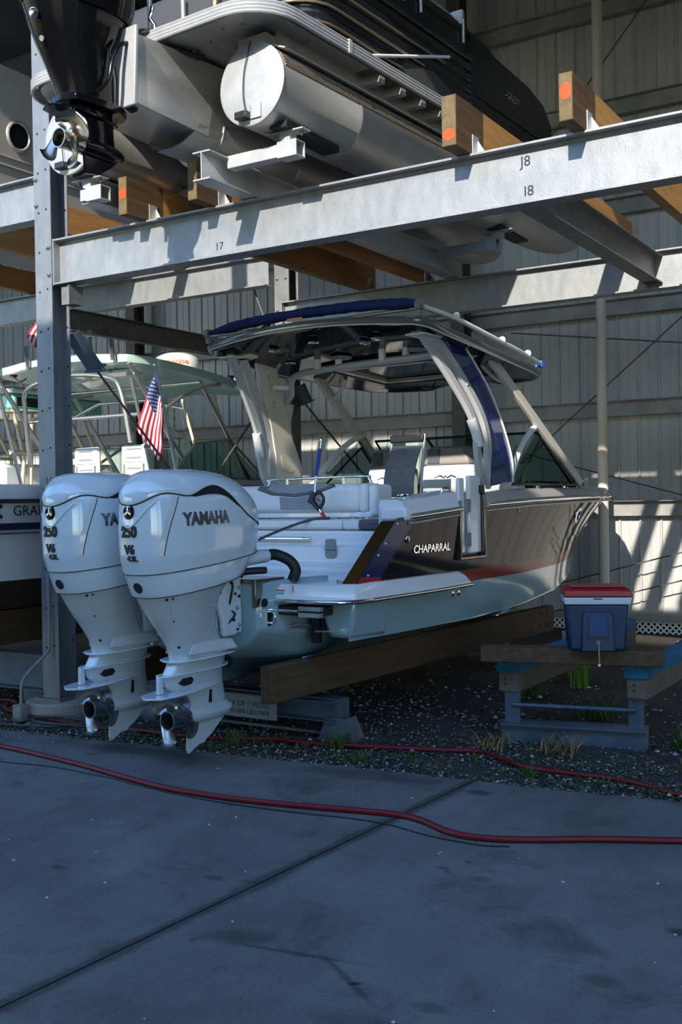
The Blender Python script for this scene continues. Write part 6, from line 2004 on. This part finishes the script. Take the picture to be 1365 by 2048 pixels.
for label, x, y, n, h, sp, mat in (
        ('green weeds growing at the foot of the steel cradle', -4.05, 6.42, 60, .16, .16, GRASS),
        ('green weed tuft on the concrete edge under the right outboard', -4.75, 6.1, 45, .15, .12, GRASS),
        ('weeds beside the round column pier and the grey hose loops', -6.25, 6.35, 50, .12, .14, GRASS),
        ('leafy green weeds beneath the empty cradle cross rod', -2.75, 8.3, 90, .22, .25, GRASS),
        ('weeds in the dark gravel between the brown bunk and the empty cradle', -3.6, 8.9, 80, .22, .3, GRASS),
        ('weed patch at the right photo edge beside the empty cradle', -1.85, 7.6, 90, .16, .25, GRASS),
        ('dry brown grass in front of the empty cradle base', -2.62, 7.02, 70, .14, .3, DRY),
        ('dry brown grass in front of the left cradle foot of the empty cradle', -3.1, 6.98, 60, .11, .25, DRY),
        ('small green weed beside the red hose in the middle of the gravel', -2.55, 6.32, 40, .09, .09, GRASS),
        ('small green weed on the concrete edge below the red hose', -3.72, 6.15, 40, .10, .10, GRASS),
        ('bright green fern frond growing behind the cooler', -3.35, 9.6, 60, .35, .16, M('fern_green', (.16, .30, .03), .6))):
    b = B(); blades(b, 0, 0, n, h, sp, rr)
    tag(b.out('weed_tuft', mat, None, loc=(x, y, 0)), label, 'weeds')
b = B()
for _ in range(420):
    x = rr.uniform(-7.4, -.9)
    y = edge_y(x) + abs(rr.gauss(0, .55)) + .02
    blades(b, x, y, rr.randint(2, 6), .07, .05, rr, .004)
tag(b.out('grass', GRASS, None), 'sparse short grass blades scattered through the gravel', 'grass', kind='stuff')
b = B()
for _ in range(260):
    x = rr.uniform(-7.4, -1.0)
    y = edge_y(x) + abs(rr.gauss(0, .8)) + .03
    a = rr.uniform(0, 6.28); s = rr.uniform(.012, .03)
    d = Vector((math.cos(a), math.sin(a), 0)) * s; e = Vector((-d.y, d.x, 0)) * .35
    c = Vector((x, y, rr.uniform(-.01, .012)))
    b.add([c - d, c + e + Vector((0, 0, .006)), c + d, c - e + Vector((0, 0, .004))], [(0, 1, 2, 3)])
tag(b.out('dead_leaves', M('dead_leaf', (.13, .07, .035), .8, 0, (.2, .12, .06), 9, .5), None), 'small dead brown leaves scattered over the gravel', 'leaves', kind='stuff')
# pebbles and bits that lie on the concrete
for k, (x, y, s) in enumerate(((-4.02, 5.18, .018), (-3.95, 5.1, .014), (-5.0, 4.3, .012), (-3.1, 4.3, .010), (-2.5, 4.0, .012), (-3.4, 3.3, .011), (-2.35, 5.65, .013), (-4.6, 4.0, .012))):
    pass
b = B()
rr = random.Random(8)
for _ in range(70):
    x, y, s = rr.uniform(-6.5, -.8), rr.uniform(2.4, 5.6), rr.uniform(.003, .009)
    b.lathe([(.2 * s, 0), (s, .3 * s), (.6 * s, .9 * s), (.1 * s, s)], (x, y, 0), (0, 0, 1), 5)
tag(b.out('grit', M('pale_grit', (.45, .44, .43), .8), None), 'pale grit crumbs scattered on the concrete', 'grit', kind='stuff')
